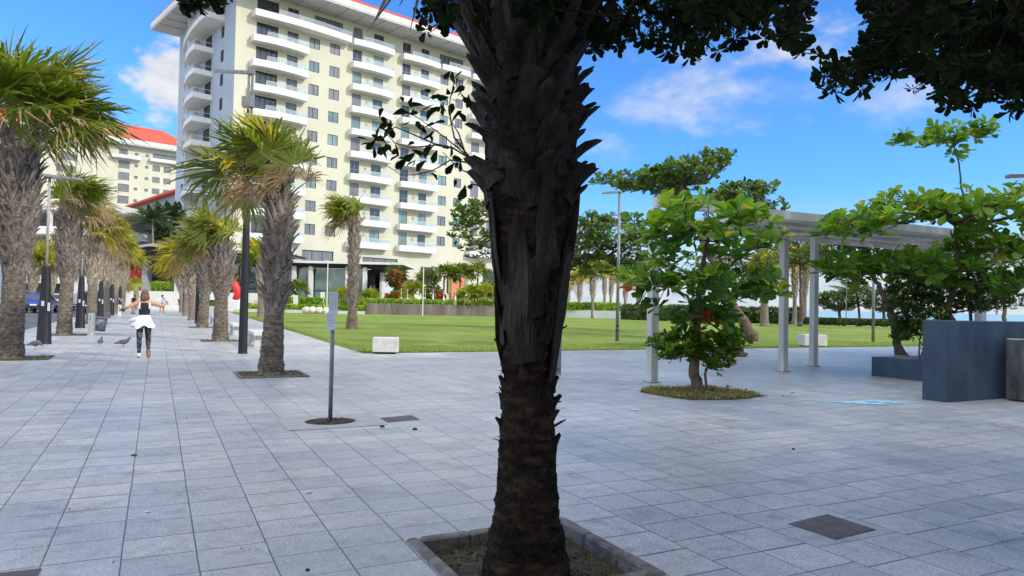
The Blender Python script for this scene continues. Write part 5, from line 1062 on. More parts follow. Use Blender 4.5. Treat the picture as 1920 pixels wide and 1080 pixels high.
# hotel entrance details
mb = MB(FR); mb.box(sh(36.7), sh(36.9) + 3.7, -.3, -.003, 3.1, 6.6, 0); o = mb.build('olive_panel', m_olive, hotel)
mb = MB(FR); mb.box(sh(37.2), sh(40), -.45, -.303, 1.0, 5.9, 0); o = mb.build('orange_panel', m_orange, hotel)
for i, (px, h_) in enumerate(((752, 1.0), (764, 1.1), (785, 1.3), (797, 1.1), (812, 2.1), (832, 1.7), (854, 1.9))):
    p = at(px, 560, 82.5); mb = MB(); mb.tube([(p[0], p[1], 0), (p[0], p[1], 3.0)], .025, 6); 
    root = thing('closed_parasol', (p[0], p[1], 0), ['folded white parasol beside the red shrub', 'second folded white parasol from the left', 'folded white parasol under the bright fan palm', 'fourth folded white parasol from the left', 'squarish white folded parasol, fifth from the left', 'folded white parasol beside the small red plant', 'rightmost folded white parasol'][i], 'parasol', 'folded white parasols before the hotel')
    mb.build('pole', m_white, root); mb = MB(); mb.lathe([(.04, 1.0), (.22, 1.05), (.18, 1.5), (.10, 1.9), (.03, 1.15 + h_ * .7)], 9, (p[0], p[1], 0), 0, .5, .05); mb.build('cover', m_cwht, root)
def mast(px, depth, ytop, r, label, name='mast', m=None, head=None, cat='pole', base_z=0):
    b = at(px, 560, depth) * [1, 1, 0]; zt_ = at(px, ytop, depth)[2]; root = thing(name, b, label, cat); mb = MB(); mb.tube([b, [b[0], b[1], zt_]], [r, r * .8], 7); mb.build('pole', m or m_white, root)
    mb = MB(); mb.box(b[0] - r * 3, b[0] + r * 3, b[1] - r * 2, b[1] + r * 2, zt_ - r * 2, zt_ + r * 3) if head is None else mb.box(*[b[0] + head[0], b[0] + head[1]], b[1] - .1, b[1] + .1, zt_ - .06, zt_ + .08); mb.build('head', m or m_white, root); return root
mast(793, 79, 497, .06, 'thin white mast in the bed before the hotel entrance')
mast(613, 76, 490, .06, 'thin white camera pole before the pavilion windows', 'camera_pole', None, (-.35, .1))
mb = MB(); p = at(605, 575, 76); root = thing('garden_sign', (p[0], p[1], 0), 'small white tilted plate on a stick beside the camera pole', 'sign'); mb.tube([(p[0] + .3, p[1], 0), (p[0], p[1], 1.9)], .03, 5); mb.build('stick', m_white, root); mb = MB(); mb.box(p[0] - .25, p[0] + .2, p[1] - .08, p[1] - .04, 1.75, 2.35); mb.build('plate', m_white, root)
p = at(554, 552, 81.5); mb = MB(); mb.bbox(p[0] - .28, p[0] + .28, p[1], p[1] + .1, .9, 2.0, .04); mb.box(p[0] - .04, p[0] + .04, p[1] + .02, p[1] + .08, 0, .9); o = mb.build('garden_marker', m_white, loc=(p[0], p[1], 0)); tag(o, 'white rounded plate standing in the hedge before the pavilion', 'sign')
# red curved sculpture at the left of the pavilion
p = at(441, 560, 79); root = thing('sculpture', (p[0], p[1], 0), 'glossy red curved sculpture on a white foot beside the black lamp post', 'sculpture')
mb = MB(); s_ = 79 / F; sp = [(432, 560), (445, 552), (447, 540), (440, 530), (433, 520), (432, 505)]; P_ = [at(x, y, 79) for x, y in [(441, 562), (446, 552), (444, 542), (438, 532), (432, 526), (425, 530)]]; mb.tube(P_, [.35, .4, .45, .48, .4, .16], 12); mb.build('body', m_redp, root, smooth=True)
mb = MB(); mb.bbox(p[0] - .6, p[0] + .5, p[1] - .4, p[1] + .4, 0, 1.3, .05); mb.build('foot', m_white, root)

# right hand distance
D3 = 88
p, q = at(1048, 590, 86), at(1166, 590, 82); mb = MB((p * [1, 1, 0], unit((q - p) * [1, 1, 0]), np.array([0, 1.0, 0]), Z_)); L_ = np.linalg.norm((q - p)[:2]); mb.box(-14, L_, 0, .4, 0, .95); o = mb.build('planter_wall', m_white, loc=p * [1, 1, 0]); tag(o, 'low white planter wall at the far lawn edge, right of the near dark trunk', 'wall')
hedge('hedge', at(950, 560, 88) * [1, 1, 0], at(1165, 560, 84) * [1, 1, 0], 1.5, .4, .8, 'bright green planting above the low white planter wall', 1300, 'plants', m_hedge, .22, .9)
hedge('hedge', at(1168, 560, 80) * [1, 1, 0], at(1500, 560, 74) * [1, 1, 0], 2, .9, 1.5, 'leafy hedge at the far lawn edge behind the almond tree', 1700, 'hedge', m_bush, .26, .0)
hedge('hedge', at(1500, 560, 76) * [1, 1, 0], at(1960, 560, 66) * [1, 1, 0], 1.4, .3, .55, 'low dark hedge line between the lawn and the sea', 1500, 'hedge', m_bush, .22, .0)
mb = MB(); p, q = at(1500, 590, 78), at(1700, 590, 74); mb.frame = (p * [1, 1, 0], unit((q - p) * [1, 1, 0]), np.array([0, 1.0, 0]), Z_); mb.box(0, 14, 0, .4, 0, .75); o = mb.build('low_wall', m_wood, loc=p * [1, 1, 0]); tag(o, 'low dark brown wall near the sea beyond the lawn', 'wall')
rp = [(1086, 96, 4.6, 2.3, .75, 'bright palm group leftmost, just right of the near dark trunk'), (1112, 84, 5.2, 2.4, .6, 'palm with a dark trunk standing at the low white planter wall'), (1064, 100, 4.0, 2.2, .8, 'yellow green palm low behind the planter wall'), (1134, 104, 6.6, 2.4, .7, 'tall slim palm against the sea sky, left of the silver lamp'),
      (1144, 108, 6.2, 2.4, .7, 'slim palm directly behind the silver lamp'), (1172, 98, 5.2, 2.4, .75, 'palm to the right of the silver lamp'), (1196, 110, 5.0, 2.4, .6, 'palm partly covered by almond leaves at the left'), (1434, 62, 4.6, 2.6, .45, 'thick trunked palm on the lawn behind the pergola column'),
      (1490, 72, 6.2, 2.7, .7, 'yellowish palm between the two front pergola columns'), (1508, 78, 6.8, 2.6, .55, 'tall palm behind the second pergola column'), (1758, 60, 5.4, 2.4, .5, 'palm with dry orange fronds seen above the blue wall')]
for i, (px, d, h_, cr, tn, lab) in enumerate(rp):
    fan_palm(at(px, 560, d) * [1, 1, 0], h_, h_ * .45, .36 if px == 1434 else .24, .30 if px == 1434 else .18, .36, .3, cr * .62, lab, 22, cr * .45, (-.25, 0, 0), 50, .5, .2, .5 if i in (8, 10) else .35, .1, True, 20, group='palms near the sea', tintm=tn, upb=.1)
coconut(at(1612, 575, 84) * [1, 1, 0], 3.6, (-.4, 0, 0), 3.4, 18, (-.35, 0, .0), 'coconut palm with pale windblown fronds before the sea', 'coconut palms by the sea', .16, .85)
coconut(at(1780, 575, 70) * [1, 1, 0], 4.4, (.5, 0, 0), 3.2, 16, (-.3, 0, 0), 'coconut palm right of centre above the blue wall', 'coconut palms by the sea', .2, .6)
for i, (px, d, w, hh, n, lab) in enumerate(((1572, 84, 42, 20, 420, 'dark rounded beach tree left of the windblown coconut palm'), (1655, 82, 40, 22, 380, 'dark beach tree right of the windblown coconut palm'), (1715, 70, 50, 45, 360, 'leafy tree behind the planter shrub'), (1880, 62, 60, 50, 380, 'leafy tree behind the right end of the blue wall'), (1840, 80, 40, 25, 200, 'low beach tree above the blue wall'), (1500, 66, 60, 40, 300, 'leafy tree under the pergola roof between columns'))):
    b = at(px, 575, d) * [1, 1, 0]; cy = 565 if i < 2 else (520 if i != 4 else 560)
    if i == 5: cy = 470
    T_ = pxblob(px, cy, d, w, hh, 2.2, n, .4)
    broad_tree('beach_tree', b, [b, b + [.2, 0, .8], T_.mean(0) - [0, 0, .6]], [.22, .18, .12], T_, lab, 'tree', None, .34, per=7, leafm=m_grapeleaf, rtip=.015, rmax=.12, step=.9, tint=np.clip(rng.normal(.35, .2, len(T_)), 0, .9), group='trees by the sea')
for i, (px, d, yt) in enumerate(((1587, 80, 528), (1499, 90, 545), (1341, 85, 520))):
    mast(px, d, yt, .05, ['thin grey pole before the sea, left of the coconut palm', 'thin grey pole behind the pergola columns', 'thin grey pole behind the young almond crown'][i], 'flag_pole', m_steel)

# ------------------------------------------------------------------ pergola, blue walls, bin
ORG = (np.zeros(3), A, B, Z_)
per = thing('pergola', AB(15, 12.5), 'off white pergola with a slatted flat roof and square columns', 'pergola')
c1, c2, c3 = toab(G(1228, 718)), toab(G(1468, 697)), toab(G(1525, 687))
for (a, b, w) in ((c1[0], c1[1] + .1, .088), (c2[0], c2[1], .085), (c3[0], c3[1], .085), (21.5, 12.4, .11), (23.2, 13.4, .11), (27.5, 12.4, .11), (33, 13.4, .11)):
    mb = MB(ORG); mb.bbox(a - w, a + w, b - w, b + w, 0, 3.477, .012); mb.build('column', m_colw, per)
    mb = MB(ORG); mb.box(a - w - .04, a + w + .04, b - w - .04, b + w + .04, .002, .012)
    for sx in (-1, 1):
        for sy in (-1, 1): mb.ell((a + sx * (w + .02), b + sy * (w + .02), .014), (.012, .012, .012), 6, 4)
    mb.build('base_plate', m_steel, per)
RB0, RB1 = 11.15, 14.6
mb = MB(ORG); mb.box(8.72, 36, RB0, RB0 + .14, 3.48, 3.66); mb.box(11.6, 36, RB1 - .14, RB1, 3.48, 3.66); mb.box(11.6, 11.74, RB0 + .143, RB1 - .143, 3.48, 3.66)
for b in (12.0, 12.9, 13.8): mb.box(11.75, 35.9, b, b + .07, 3.47, 3.54)
mb.build('beams', m_colw, per)
mb = MB(ORG)
for a in np.arange(11.8, 35.9, .17): mb.box(a, a + .125, RB0 + .145, RB1 - .145, 3.545, 3.63, 0)
sl = mb.build('slats', m_colw, per); sl['kind'] = 'stuff'
p = G(1044, 702); mb = MB((p, A, B, Z_)); mb.bbox(-.07, .07, -.07, .07, 0, 2.7, .01); o = mb.build('post', m_steel, loc=p); tag(o, 'plain grey post standing directly behind the near dark palm trunk', 'post')
bw_ = thing('blue_wall', AB(13, 7.6), 'tall blue grey painted wall at the right with a thick end face', 'wall')
mb = MB(ORG); mb.bbox(11.88, 21, 7.39, 7.82, -.01, 1.37, .008); mb.build('wall', m_bluewall, bw_)
pl = thing('planter', AB(16.5, 9.4), 'low blue grey planter wall attached behind the tall blue wall', 'planter')
mb = MB(ORG); mb.box(15.0, 15.2, 7.823, 11.1, 0, .44); mb.box(15.203, 19, 10.9, 11.1, 0, .44); mb.box(18.8, 19, 7.823, 10.897, 0, .44); mb.build('wall', m_bluewall, pl)
mb = MB(ORG); mb.box(15.2, 18.8, 7.823, 10.9, .3, .40); mb.build('soil', m_soil, pl)
mb = MB(ORG); mb.box(15.203, 18.797, 10.35, 10.897, .401, .438); mb.build('ledge', m_pad, pl)
SBX = (13.32, 6.78)
sb_ = thing('steel_bin', AB(13.7, 7.05), 'scuffed stainless steel litter bin cabinet in front of the tall blue wall', 'bin')
mb = MB(ORG); mb.bbox(SBX[0], SBX[0] + .85, SBX[1], SBX[1] + .48, .03, 1.08, .015); mb.build('cabinet', m_stain, sb_)
mb = MB(ORG); mb.box(SBX[0] + .04, SBX[0] + .81, SBX[1] + .04, SBX[1] + .44, 0, .03); mb.build('plinth', m_blk, sb_)
mb = MB(ORG); mb.bbox(SBX[0] + .08, SBX[0] + .17, SBX[1] - .018, SBX[1] - .003, .78, .98, .003); mb.box(SBX[0] + .10, SBX[0] + .15, SBX[1] - .024, SBX[1] - .0185, .85, .94); mb.build('lock_plate', m_plate, sb_)
mb = MB(ORG); mb.box(SBX[0] + .24, SBX[0] + .80, SBX[1] - .006, SBX[1] - .003, .55, .93); mb.build('opening', m_hole, sb_)
mb = MB(ORG); mb.raw([(SBX[0] + .20, SBX[1] - .02, .93), (SBX[0] + .84, SBX[1] - .02, .93), (SBX[0] + .84, SBX[1] - .14, .96), (SBX[0] + .25, SBX[1] - .16, .97), (SBX[0] + .20, SBX[1] - .02, .98), (SBX[0] + .84, SBX[1] - .02, 1.0), (SBX[0] + .84, SBX[1] - .13, .985), (SBX[0] + .27, SBX[1] - .15, .99)],
       [(0, 1, 2, 3), (7, 6, 5, 4), (0, 3, 7, 4), (3, 2, 6, 7), (2, 1, 5, 6)]); mb.build('flap', m_white, sb_)

# ------------------------------------------------------------------ sign pole with its concrete pad
SPo = G(619, 790)
mb = MB((SPo, A, B, Z_)); 
mb.raw([(x, y, 0) for x, y in ((-.58, -.50), (.60, -.50), (.60, .46), (-.58, .46))] + [(.0 + .31 * math.cos(t), -.02 + .27 * math.sin(t), 0) for t in np.arange(24) / 24 * 2 * math.pi], [(0, 1, 4 + 18), ] if False else [(0, 1, 4 + 22, 4 + 21, 4 + 20, 4 + 19, 4 + 18, 4 + 17, 4 + 16, 4 + 15, 4 + 14), (1, 2, 7, 6, 5, 4, 27, 26), (2, 3, 18, 17, 16, 15, 14, 13, 12, 11, 10, 9, 8, 7)[0:2] + (14, 13, 12, 11, 10, 9, 8, 7), (3, 0, 18, 17, 16, 15, 14)])
o = mb.build('concrete_pad', m_pad, loc=SPo); o.location.z = .005; struct(o)
mb = MB((SPo, A, B, Z_)); mb.raw([(.33 * math.cos(t), -.02 + .29 * math.sin(t), 0) for t in np.arange(24) / 24 * 2 * math.pi], [tuple(range(24))]); o = mb.build('soil_hole', m_soil, loc=SPo); o.location.z = .002; struct(o)
mb = MB((SPo, A, B, Z_))
for i in range(120): t, r_ = R.uniform(0, 6.28), .30 * math.sqrt(R.random()); s_ = R.uniform(.004, .014); mb.ell((r_ * math.cos(t), -.02 + r_ * .85 * math.sin(t), .006), (s_, s_, s_ * .6), 5, 4, 0, .5, .2)
o = mb.build('pole_hole_debris', m_soil); tag(o, 'dark crumbs of earth and leaves in the round hole at the foot of the slim sign pole', 'debris', kind='stuff')
sg = thing('sign_post', SPo, 'slim steel pole with two narrow printed plates seen almost edge on', 'sign')
tp = at(617.5, 547, SPo[1])[2]; mb = MB(); mb.tube([SPo, [SPo[0], SPo[1], tp - .02]], [.026, .026], 14); mb.build('pole', m_steel, sg, smooth=True)
def sheet_text(mb, x0, x1, zlo, zhi, y, rows, mi):
    z = zhi
    while z > zlo:
        x = x0
        while x < x1 - .01:
            w = R.uniform(.006, .022); mb.box(x, min(x + w, x1), y - .002, y, z - .006, z, mi); x += w + .005
        z -= rows
zA, zB, zC_ = at(617, 612, SPo[1])[2], tp, at(617, 618, SPo[1])[2]
fr2 = ((SPo[0], SPo[1], 0), unit([1.0, .25, 0]), unit([-.25, 1.0, 0]), Z_)
mb = MB(fr2); mb.box(-.055, .055, -.045, -.036, zA + .15, zB); mb.box(-.075, .03, -.060, -.048, zC_, zA + .17)
po = mb.build('plate', m_plate, sg); mb = MB(fr2); sheet_text(mb, -.045, .045, zA + .2, zB - .02, -.0455, .022, 0); sheet_text(mb, -.068, .022, zC_ + .08, zA + .14, -.0605, .03, 0); mb.build('print', mat('faded_print', (.24, .27, .32), (.32, .35, .40), 30), po)['kind'] = 'stuff'
mb = MB(fr2)
for z_ in (zA + .25, zB - .08): mb.box(-.03, .03, -.035, .03, z_, z_ + .02)
mb.build('bracket', m_stain, sg)

# ------------------------------------------------------------------ concrete cubes, benches, tree pit frames
def cube_seat(p, rot, w, d, h, label):
    fr = (np.asarray(p), np.array([math.cos(rot), math.sin(rot), 0]), np.array([-math.sin(rot), math.cos(rot), 0]), Z_); root = thing('block_seat', p, label, 'seat', 'concrete block seats by the lawn')
    mb = MB(fr); mb.bbox(-w / 2, w / 2, 0, d, .06, h, .012); mb.build('block', m_conc, root); mb = MB(fr); mb.box(-w / 2 + .08, w / 2 - .08, .08, d - .08, 0, .06); mb.build('foot', m_blk, root)
cp1 = G(722, 664); cube_seat(cp1, YAW * .25, .72, .6, .46, 'white concrete block seat at the near lawn corner left of the dark palm')
cp2 = G(1530, 651); cube_seat(cp2, YAW * .3, 1.0, .6, .50, 'white concrete block seat at the lawn edge, behind the pergola columns')
def bench(p, label):
    root = thing('bench', p, label, 'bench', 'concrete benches along the right palm row'); fr = (np.asarray(p), A, B, Z_)
    mb = MB(fr); mb.bbox(-.25, .25, -1.1, 1.1, .36, .46, .012); mb.build('seat', m_conc, root)
    for y in (-.75, .75): mb = MB(fr); mb.box(-.2, .2, y - .14, y + .14, 0, .36); mb.build('leg', m_conc, root)
for i, (b, l) in enumerate(((24.2, 'nearest concrete bench, just behind the black lamp post'), (31.5, 'second concrete bench, behind the second right palm'), (44.5, 'third concrete bench along the right palm row'), (57, 'farthest concrete bench along the right palm row'))): bench(AB(2.95 + i * .05, b), l)
for (p, w) in ((G(508, 703), .62), (G(413, 639), .62), (G(20, 672), .8), (G(120, 628), .75), (AB(2.07, 38.8), .6), (AB(-3.05, 43.3), .75), (G(660, 618), .8)):
    mb = MB((np.asarray(p), A, B, Z_)); mb.box(-w, w, -w * .85, w * .85, .003, .008); o = mb.build('tree_pit_soil', m_soil, loc=p); struct(o)
    n = 260; q = rng.uniform(-w * .95, w * .95, (n, 2)); P_ = np.asarray(p) + A * q[:, :1] + B * q[:, 1:] * .85 + np.array([0, 0, .008])
    if p[1] < 45:
        mb = MB(); blades(mb, P_, .05, .012, .8, (.1, 1)); o = mb.build('pit_weeds', m_grassb); tag(o, 'dry weeds round the foot of a palm in its paving pit', 'grass', kind='stuff')
mb = MB((G(508, 703), A, B, Z_)); w = .64
for (x0, x1, y0, y1) in ((-w, -w + .06, -w * .9, w * .9), (w - .06, w, -w * .9, w * .9), (-w + .063, w - .063, w * .9 - .06, w * .9), (-w + .063, w - .063, -w * .9, -w * .9 + .06)): mb.box(x0, x1, y0, y1, .004, .03)
o = mb.build('pit_frame', m_pitk, loc=G(508, 703)); tag(o, 'stone frame around the foot of the nearest right row palm', 'kerb')

# dark inspection covers, repaired slab, litter
def flat(name, pts, m, z, label, cat):
    mb = MB(); P_ = [G(x, y) for x, y in pts]; c = sum(P_) / len(P_); mb.raw([(p[0], p[1], z) for p in P_] + [(p[0], p[1], z - .003) for p in P_], [tuple(range(len(P_)))] + [(i, (i + 1) % len(P_), len(P_) + (i + 1) % len(P_), len(P_) + i) for i in range(len(P_))]); o = mb.build(name, m, loc=c * [1, 1, 0]); return tag(o, label, cat)
m_cover = mat('rusty_cover', (.075, .062, .058), (.13, .115, .11), 8, .65, .3, 60)
flat('paving_cover', [(1478, 983), (1551, 965), (1642, 994), (1567, 1012)], m_cover, .005, 'square rusty brown cover set in the paving at the lower right', 'cover')
flat('paving_cover', [(712, 784), (772, 779), (787, 787), (727, 792)], m_cover, .005, 'dark grey cover in the paving to the right of the sign pole', 'cover')
flat('paving_cover', [(-60, 1082), (78, 1067), (66, 1090), (-60, 1100)], m_cover, .005, 'dark slab cover cut by the bottom left corner of the picture', 'cover')
mb = MB(); c = G(1625, 755)
for i in range(60):
    x, y = R.gauss(1625, 30), R.gauss(755, 1.2); p = G(x, y); s_ = R.uniform(.03, .14); mb.prism([(p[0] + s_ * math.cos(t) * 1.6, p[1] + s_ * .6 * math.sin(t) * R.uniform(.6, 1)) for t in np.arange(7) / 7 * 6.283], .004 + .0004 * (i % 10), .0065 + .0004 * (i % 10))
o = mb.build('chalk_mark', m_bluech, loc=c); tag(o, 'pale blue chalk smear on the paving left of the blue wall', 'paint mark')
labs = iter(['small black scrap on the paving left of the grassy pit', 'dark pebble on the paving right of the slim sign pole', 'dark scrap on the paving below the grey cover', 'small white wrapper on the paving below the grassy pit', 'tiny white scrap nearest the front of the grassy pit', 'white bird dropping at the left foreground', 'small white fleck beside the left foreground dropping', 'white fleck on the paving below the sign pole', 'dark leaf near the bottom left of the kerbed pit', 'dark twig on a slab joint, left of centre', 'white speck between sign pole and dark trunk', 'dark crumb in the right middle of the plaza'])
for (x, y, s_, m_) in ((1206, 734, .035, m_blk), (778, 806, .03, m_blk), (716, 801, .03, m_blk), (1194, 770, .05, m_white), (1276, 754, .02, m_white), (276, 961, .022, m_white), (244, 974, .01, m_white), (579, 924, .03, m_white), (577, 1070, .015, m_blk), (252, 855, .03, m_soil), (756, 903, .02, m_white), (1488, 843, .018, m_blk)):
    p = G(x, y); mb = MB(); mb.ell((p[0], p[1], s_ * .22 + .002), (s_, s_ * .7, s_ * (.22 if m_ is not m_blk else .5)), 9, 6, 0, .5, .18); o = mb.build('scrap', m_, loc=p); tag(o, next(labs), 'litter')
mb = MB(); n = 700; q = np.stack([rng.uniform(-2, 14, n), rng.uniform(2.5, 17, n)], -1); P_ = A * q[:, :1] + B * q[:, 1:] + np.array([0, 0, .006]); leaf_batch(mb, P_, rng.normal(0, 1, (n, 3)) * [1, 1, .1], np.tile([0, 0, 1.0], (n, 1)) + rng.normal(0, .15, (n, 3)), rng.uniform(.006, .028, n) , .5, 0)
o = mb.build('leaf_litter', m_palmdead); tag(o, 'tiny dry leaf crumbs strewn over the paving', 'leaves', kind='stuff')

# ------------------------------------------------------------------ lamp posts
m_pole = mat('weathered_pole_paint', (.34, .31, .27), (.44, .41, .36), 6, .6, .1, 30)
def promenade_lamp(p, label, arm=1, s=1.0):
    root = thing('street_lamp', p, label, 'street lamp', 'lamp posts of the left row'); x, y = p[0], p[1]
    mb = MB(); mb.lathe([(.21, 0), (.20, .05), (.115, 2.32), (.10, 2.36)], 14, (x, y, 0)); mb.build('base_post', m_dark, root, smooth=False)
    mb = MB(); mb.tube([(x, y, 2.3), (x, y, 5.15)], [.042, .038], 10); mb.build('upper_pole', m_pole, root, smooth=True)
    mb = MB(); d = unit([1.0, .1, 0]); fr = ((x, y, 5.05), d, np.cross(Z_, d), Z_); mb.frame = fr
    mb.raw([(-.15, -.22, .0), (.95, -.10, -.06), (.95, .10, -.06), (-.15, .22, .0), (-.1, -.2, .07), (.9, -.08, .0), (.9, .08, .0), (-.1, .2, .07)], [(3, 2, 1, 0), (4, 5, 6, 7), (0, 1, 5, 4), (1, 2, 6, 5), (2, 3, 7, 6), (3, 0, 4, 7)]); hd = mb.build('head', m_steel, root)
    mb = MB(fr); mb.raw([(.1, -.12, -.015), (.85, -.06, -.062), (.85, .06, -.062), (.1, .12, -.015)], [(3, 2, 1, 0)]); mb.build('lens', m_lamp, hd)
    mb = MB(); mb.box(x + .16, x + .22, y - .14, y - .11, 1.0, 1.25); mb.box(x + .0, x + .08, y - .185, y - .165, 1.15, 1.3); mb.build('sticker', m_plate, root); return root
for p, l in ((G(82, 645), 'nearest lamp post of the left row, wide dark base next to the huge palm'), (G(150, 615), 'second lamp post of the left row, right of the second left palm'), (AB(-3.05, 49.6), 'third lamp post of the left row, behind the steel bin'), (AB(-3.05, 61.5), 'fourth lamp post of the left row, beyond the third left palm'), (AB(-3.0, 73.2), 'last lamp post of the left row near the entrance hall')): promenade_lamp(p, l)
def tall_lamp(p, label, hd=4.0, hp=7.85):
    root = thing('street_lamp', p, label, 'street lamp', 'tall twin pole lamps of the right row'); x, y = p[0], p[1]
    mb = MB(); mb.lathe([(.125, 0), (.125, .03), (.12, .04), (.085, hd), (.07, hd + .01)], 14, (x, y, 0)); mb.build('base_post', m_dark, root)
    mb = MB(); mb.tube([(x - .05, y, hd), (x - .05, y, hp)], .035, 8); mb.tube([(x + .05, y, hd), (x + .05, y, hp)], .035, 8)
    for z_ in np.arange(hd + .4, hp, .8): mb.box(x - .05, x + .05, y - .01, y + .01, z_, z_ + .05)
    mb.build('upper_pole', m_steel, root)
    for (z_, L_, sg_) in ((hp - .18, 1.05, -1), (hd + .12, .82, -1), (hd + .02, .75, 1)):
        d = unit([sg_, .1, .06 if z_ > 5 else -.04 * sg_]); mb = MB(((x, y, z_), d, unit(np.cross(Z_, d)), Z_)); mb.box(-.1, L_, -.05, .05, -.02, .06); hdm = mb.build('arm', m_steel, root); mb = MB(((x, y, z_), d, unit(np.cross(Z_, d)), Z_)); mb.box(.25, L_ - .05, -.035, .035, -.03, -.023); mb.build('lens', m_lamp, hdm)
    z_ = at(470, 194, 19.3)[2]; mb = MB(); mb.bbox(x - .14, x + .14, y - .25, y - .04, z_ - .14, z_ + .14, .01); mb.build('control_box', m_steel, root); return root
lr = tall_lamp(G(455, 663), 'tall lamp with a slim black lower post beside the nearest right row palm')
l2 = dup(lr, tuple(AB(2.1, 44.8)), 0, 'tall lamp of the right row beyond the third palm', None)
l3 = dup(lr, tuple(AB(2.15, 69)), 0, 'farthest tall lamp of the right row near the end of the promenade', None)
def lawn_lamp(p, h, L_, label, dirx=-1, band=True, r=.075, tilt=.1):
    root = thing('lawn_lamp', p, label, 'lamp', 'silver lamps around the lawn'); x, y = p[0], p[1]
    mb = MB(); mb.tube([(x, y, 0), (x, y, h)], [r, r * .8], 12); mb.build('pole', m_steel, root, smooth=True)
    if band:
        for z_ in (.42, .62): mb = MB(); mb.tube([(x, y, z_), (x, y, z_ + .07)], r + .004, 12); mb.build('band', m_blk, root)
    d = unit([dirx, -.1, tilt * -1]); mb = MB(((x, y, h - .05), d, unit(np.cross(Z_, d)), Z_)); mb.bbox(-.12, L_, -.09, .09, -.03, .05, .01); hd = mb.build('head', m_steel, root); mb = MB(((x, y, h - .05), d, unit(np.cross(Z_, d)), Z_)); mb.box(.15, L_ - .05, -.06, .06, -.036, -.033); mb.build('lens', m_lamp, hd)
lawn_lamp(G(1157, 640), at(1160, 358, G(1157, 640)[1])[2], .75, 'silver lamp with two black bands standing on the near lawn edge')
lawn_lamp(G(1637, 641), 4.6, .75, 'thin silver lamp pole on the lawn right of the pergola columns', 1, False)
p = at(1942, 560, 17.0) * [1, 1, 0]; lawn_lamp(p, at(1930, 326, 17)[2], .75, 'lamp whose flat grey head pokes in at the right picture edge', -1, True, .07, .06)

# bollards and small bin
for i, (p, l) in enumerate(((G(171, 628), 'nearest beige bollard, left of the runner'), (G(224, 592), 'farther beige bollard on the left row'))):
    mb = MB(((p[0], p[1], 0), np.array([1.0, 0, 0]), np.array([0, 1.0, 0]), Z_)); mb.bbox(-.09, .09, -.09, .09, 0, .82, .015); root = thing('bollard', (p[0], p[1], 0), l, 'bollard', 'beige bollards'); mb.build('post', m_pale, root); mb = MB(((p[0], p[1], 0), np.array([1.0, 0, 0]), np.array([0, 1.0, 0]), Z_)); mb.box(-.02, .02, -.096, -.091, .55, .72); mb.build('slot', m_steel, root)
p = at(187, 612, 27.6) * [1, 1, 0]; root = thing('litter_bin', p, 'round tilted steel litter bin hanging beside the beige bollard', 'bin'); ax = unit([.12, 0, 1.0]); mb = MB(); mb.tube([p + [0, 0, .12], p + [0, 0, .12] + ax * .52], [.19, .21], 18); mb.build('drum', m_stain, root, smooth=True)
mb = MB(); mb.tube([p + [0, 0, .12] + ax * .5, p + [0, 0, .12] + ax * .54], [.22, .22], 18); mb.build('rim', m_steel, root); mb = MB(); mb.tube([p + [-.25, 0, 0], p + [-.25, 0, .75]], .025, 6); mb.box(p[0] - .25, p[0] - .1, p[1] - .02, p[1] + .02, .5, .54); mb.build('stand', m_steel, root)

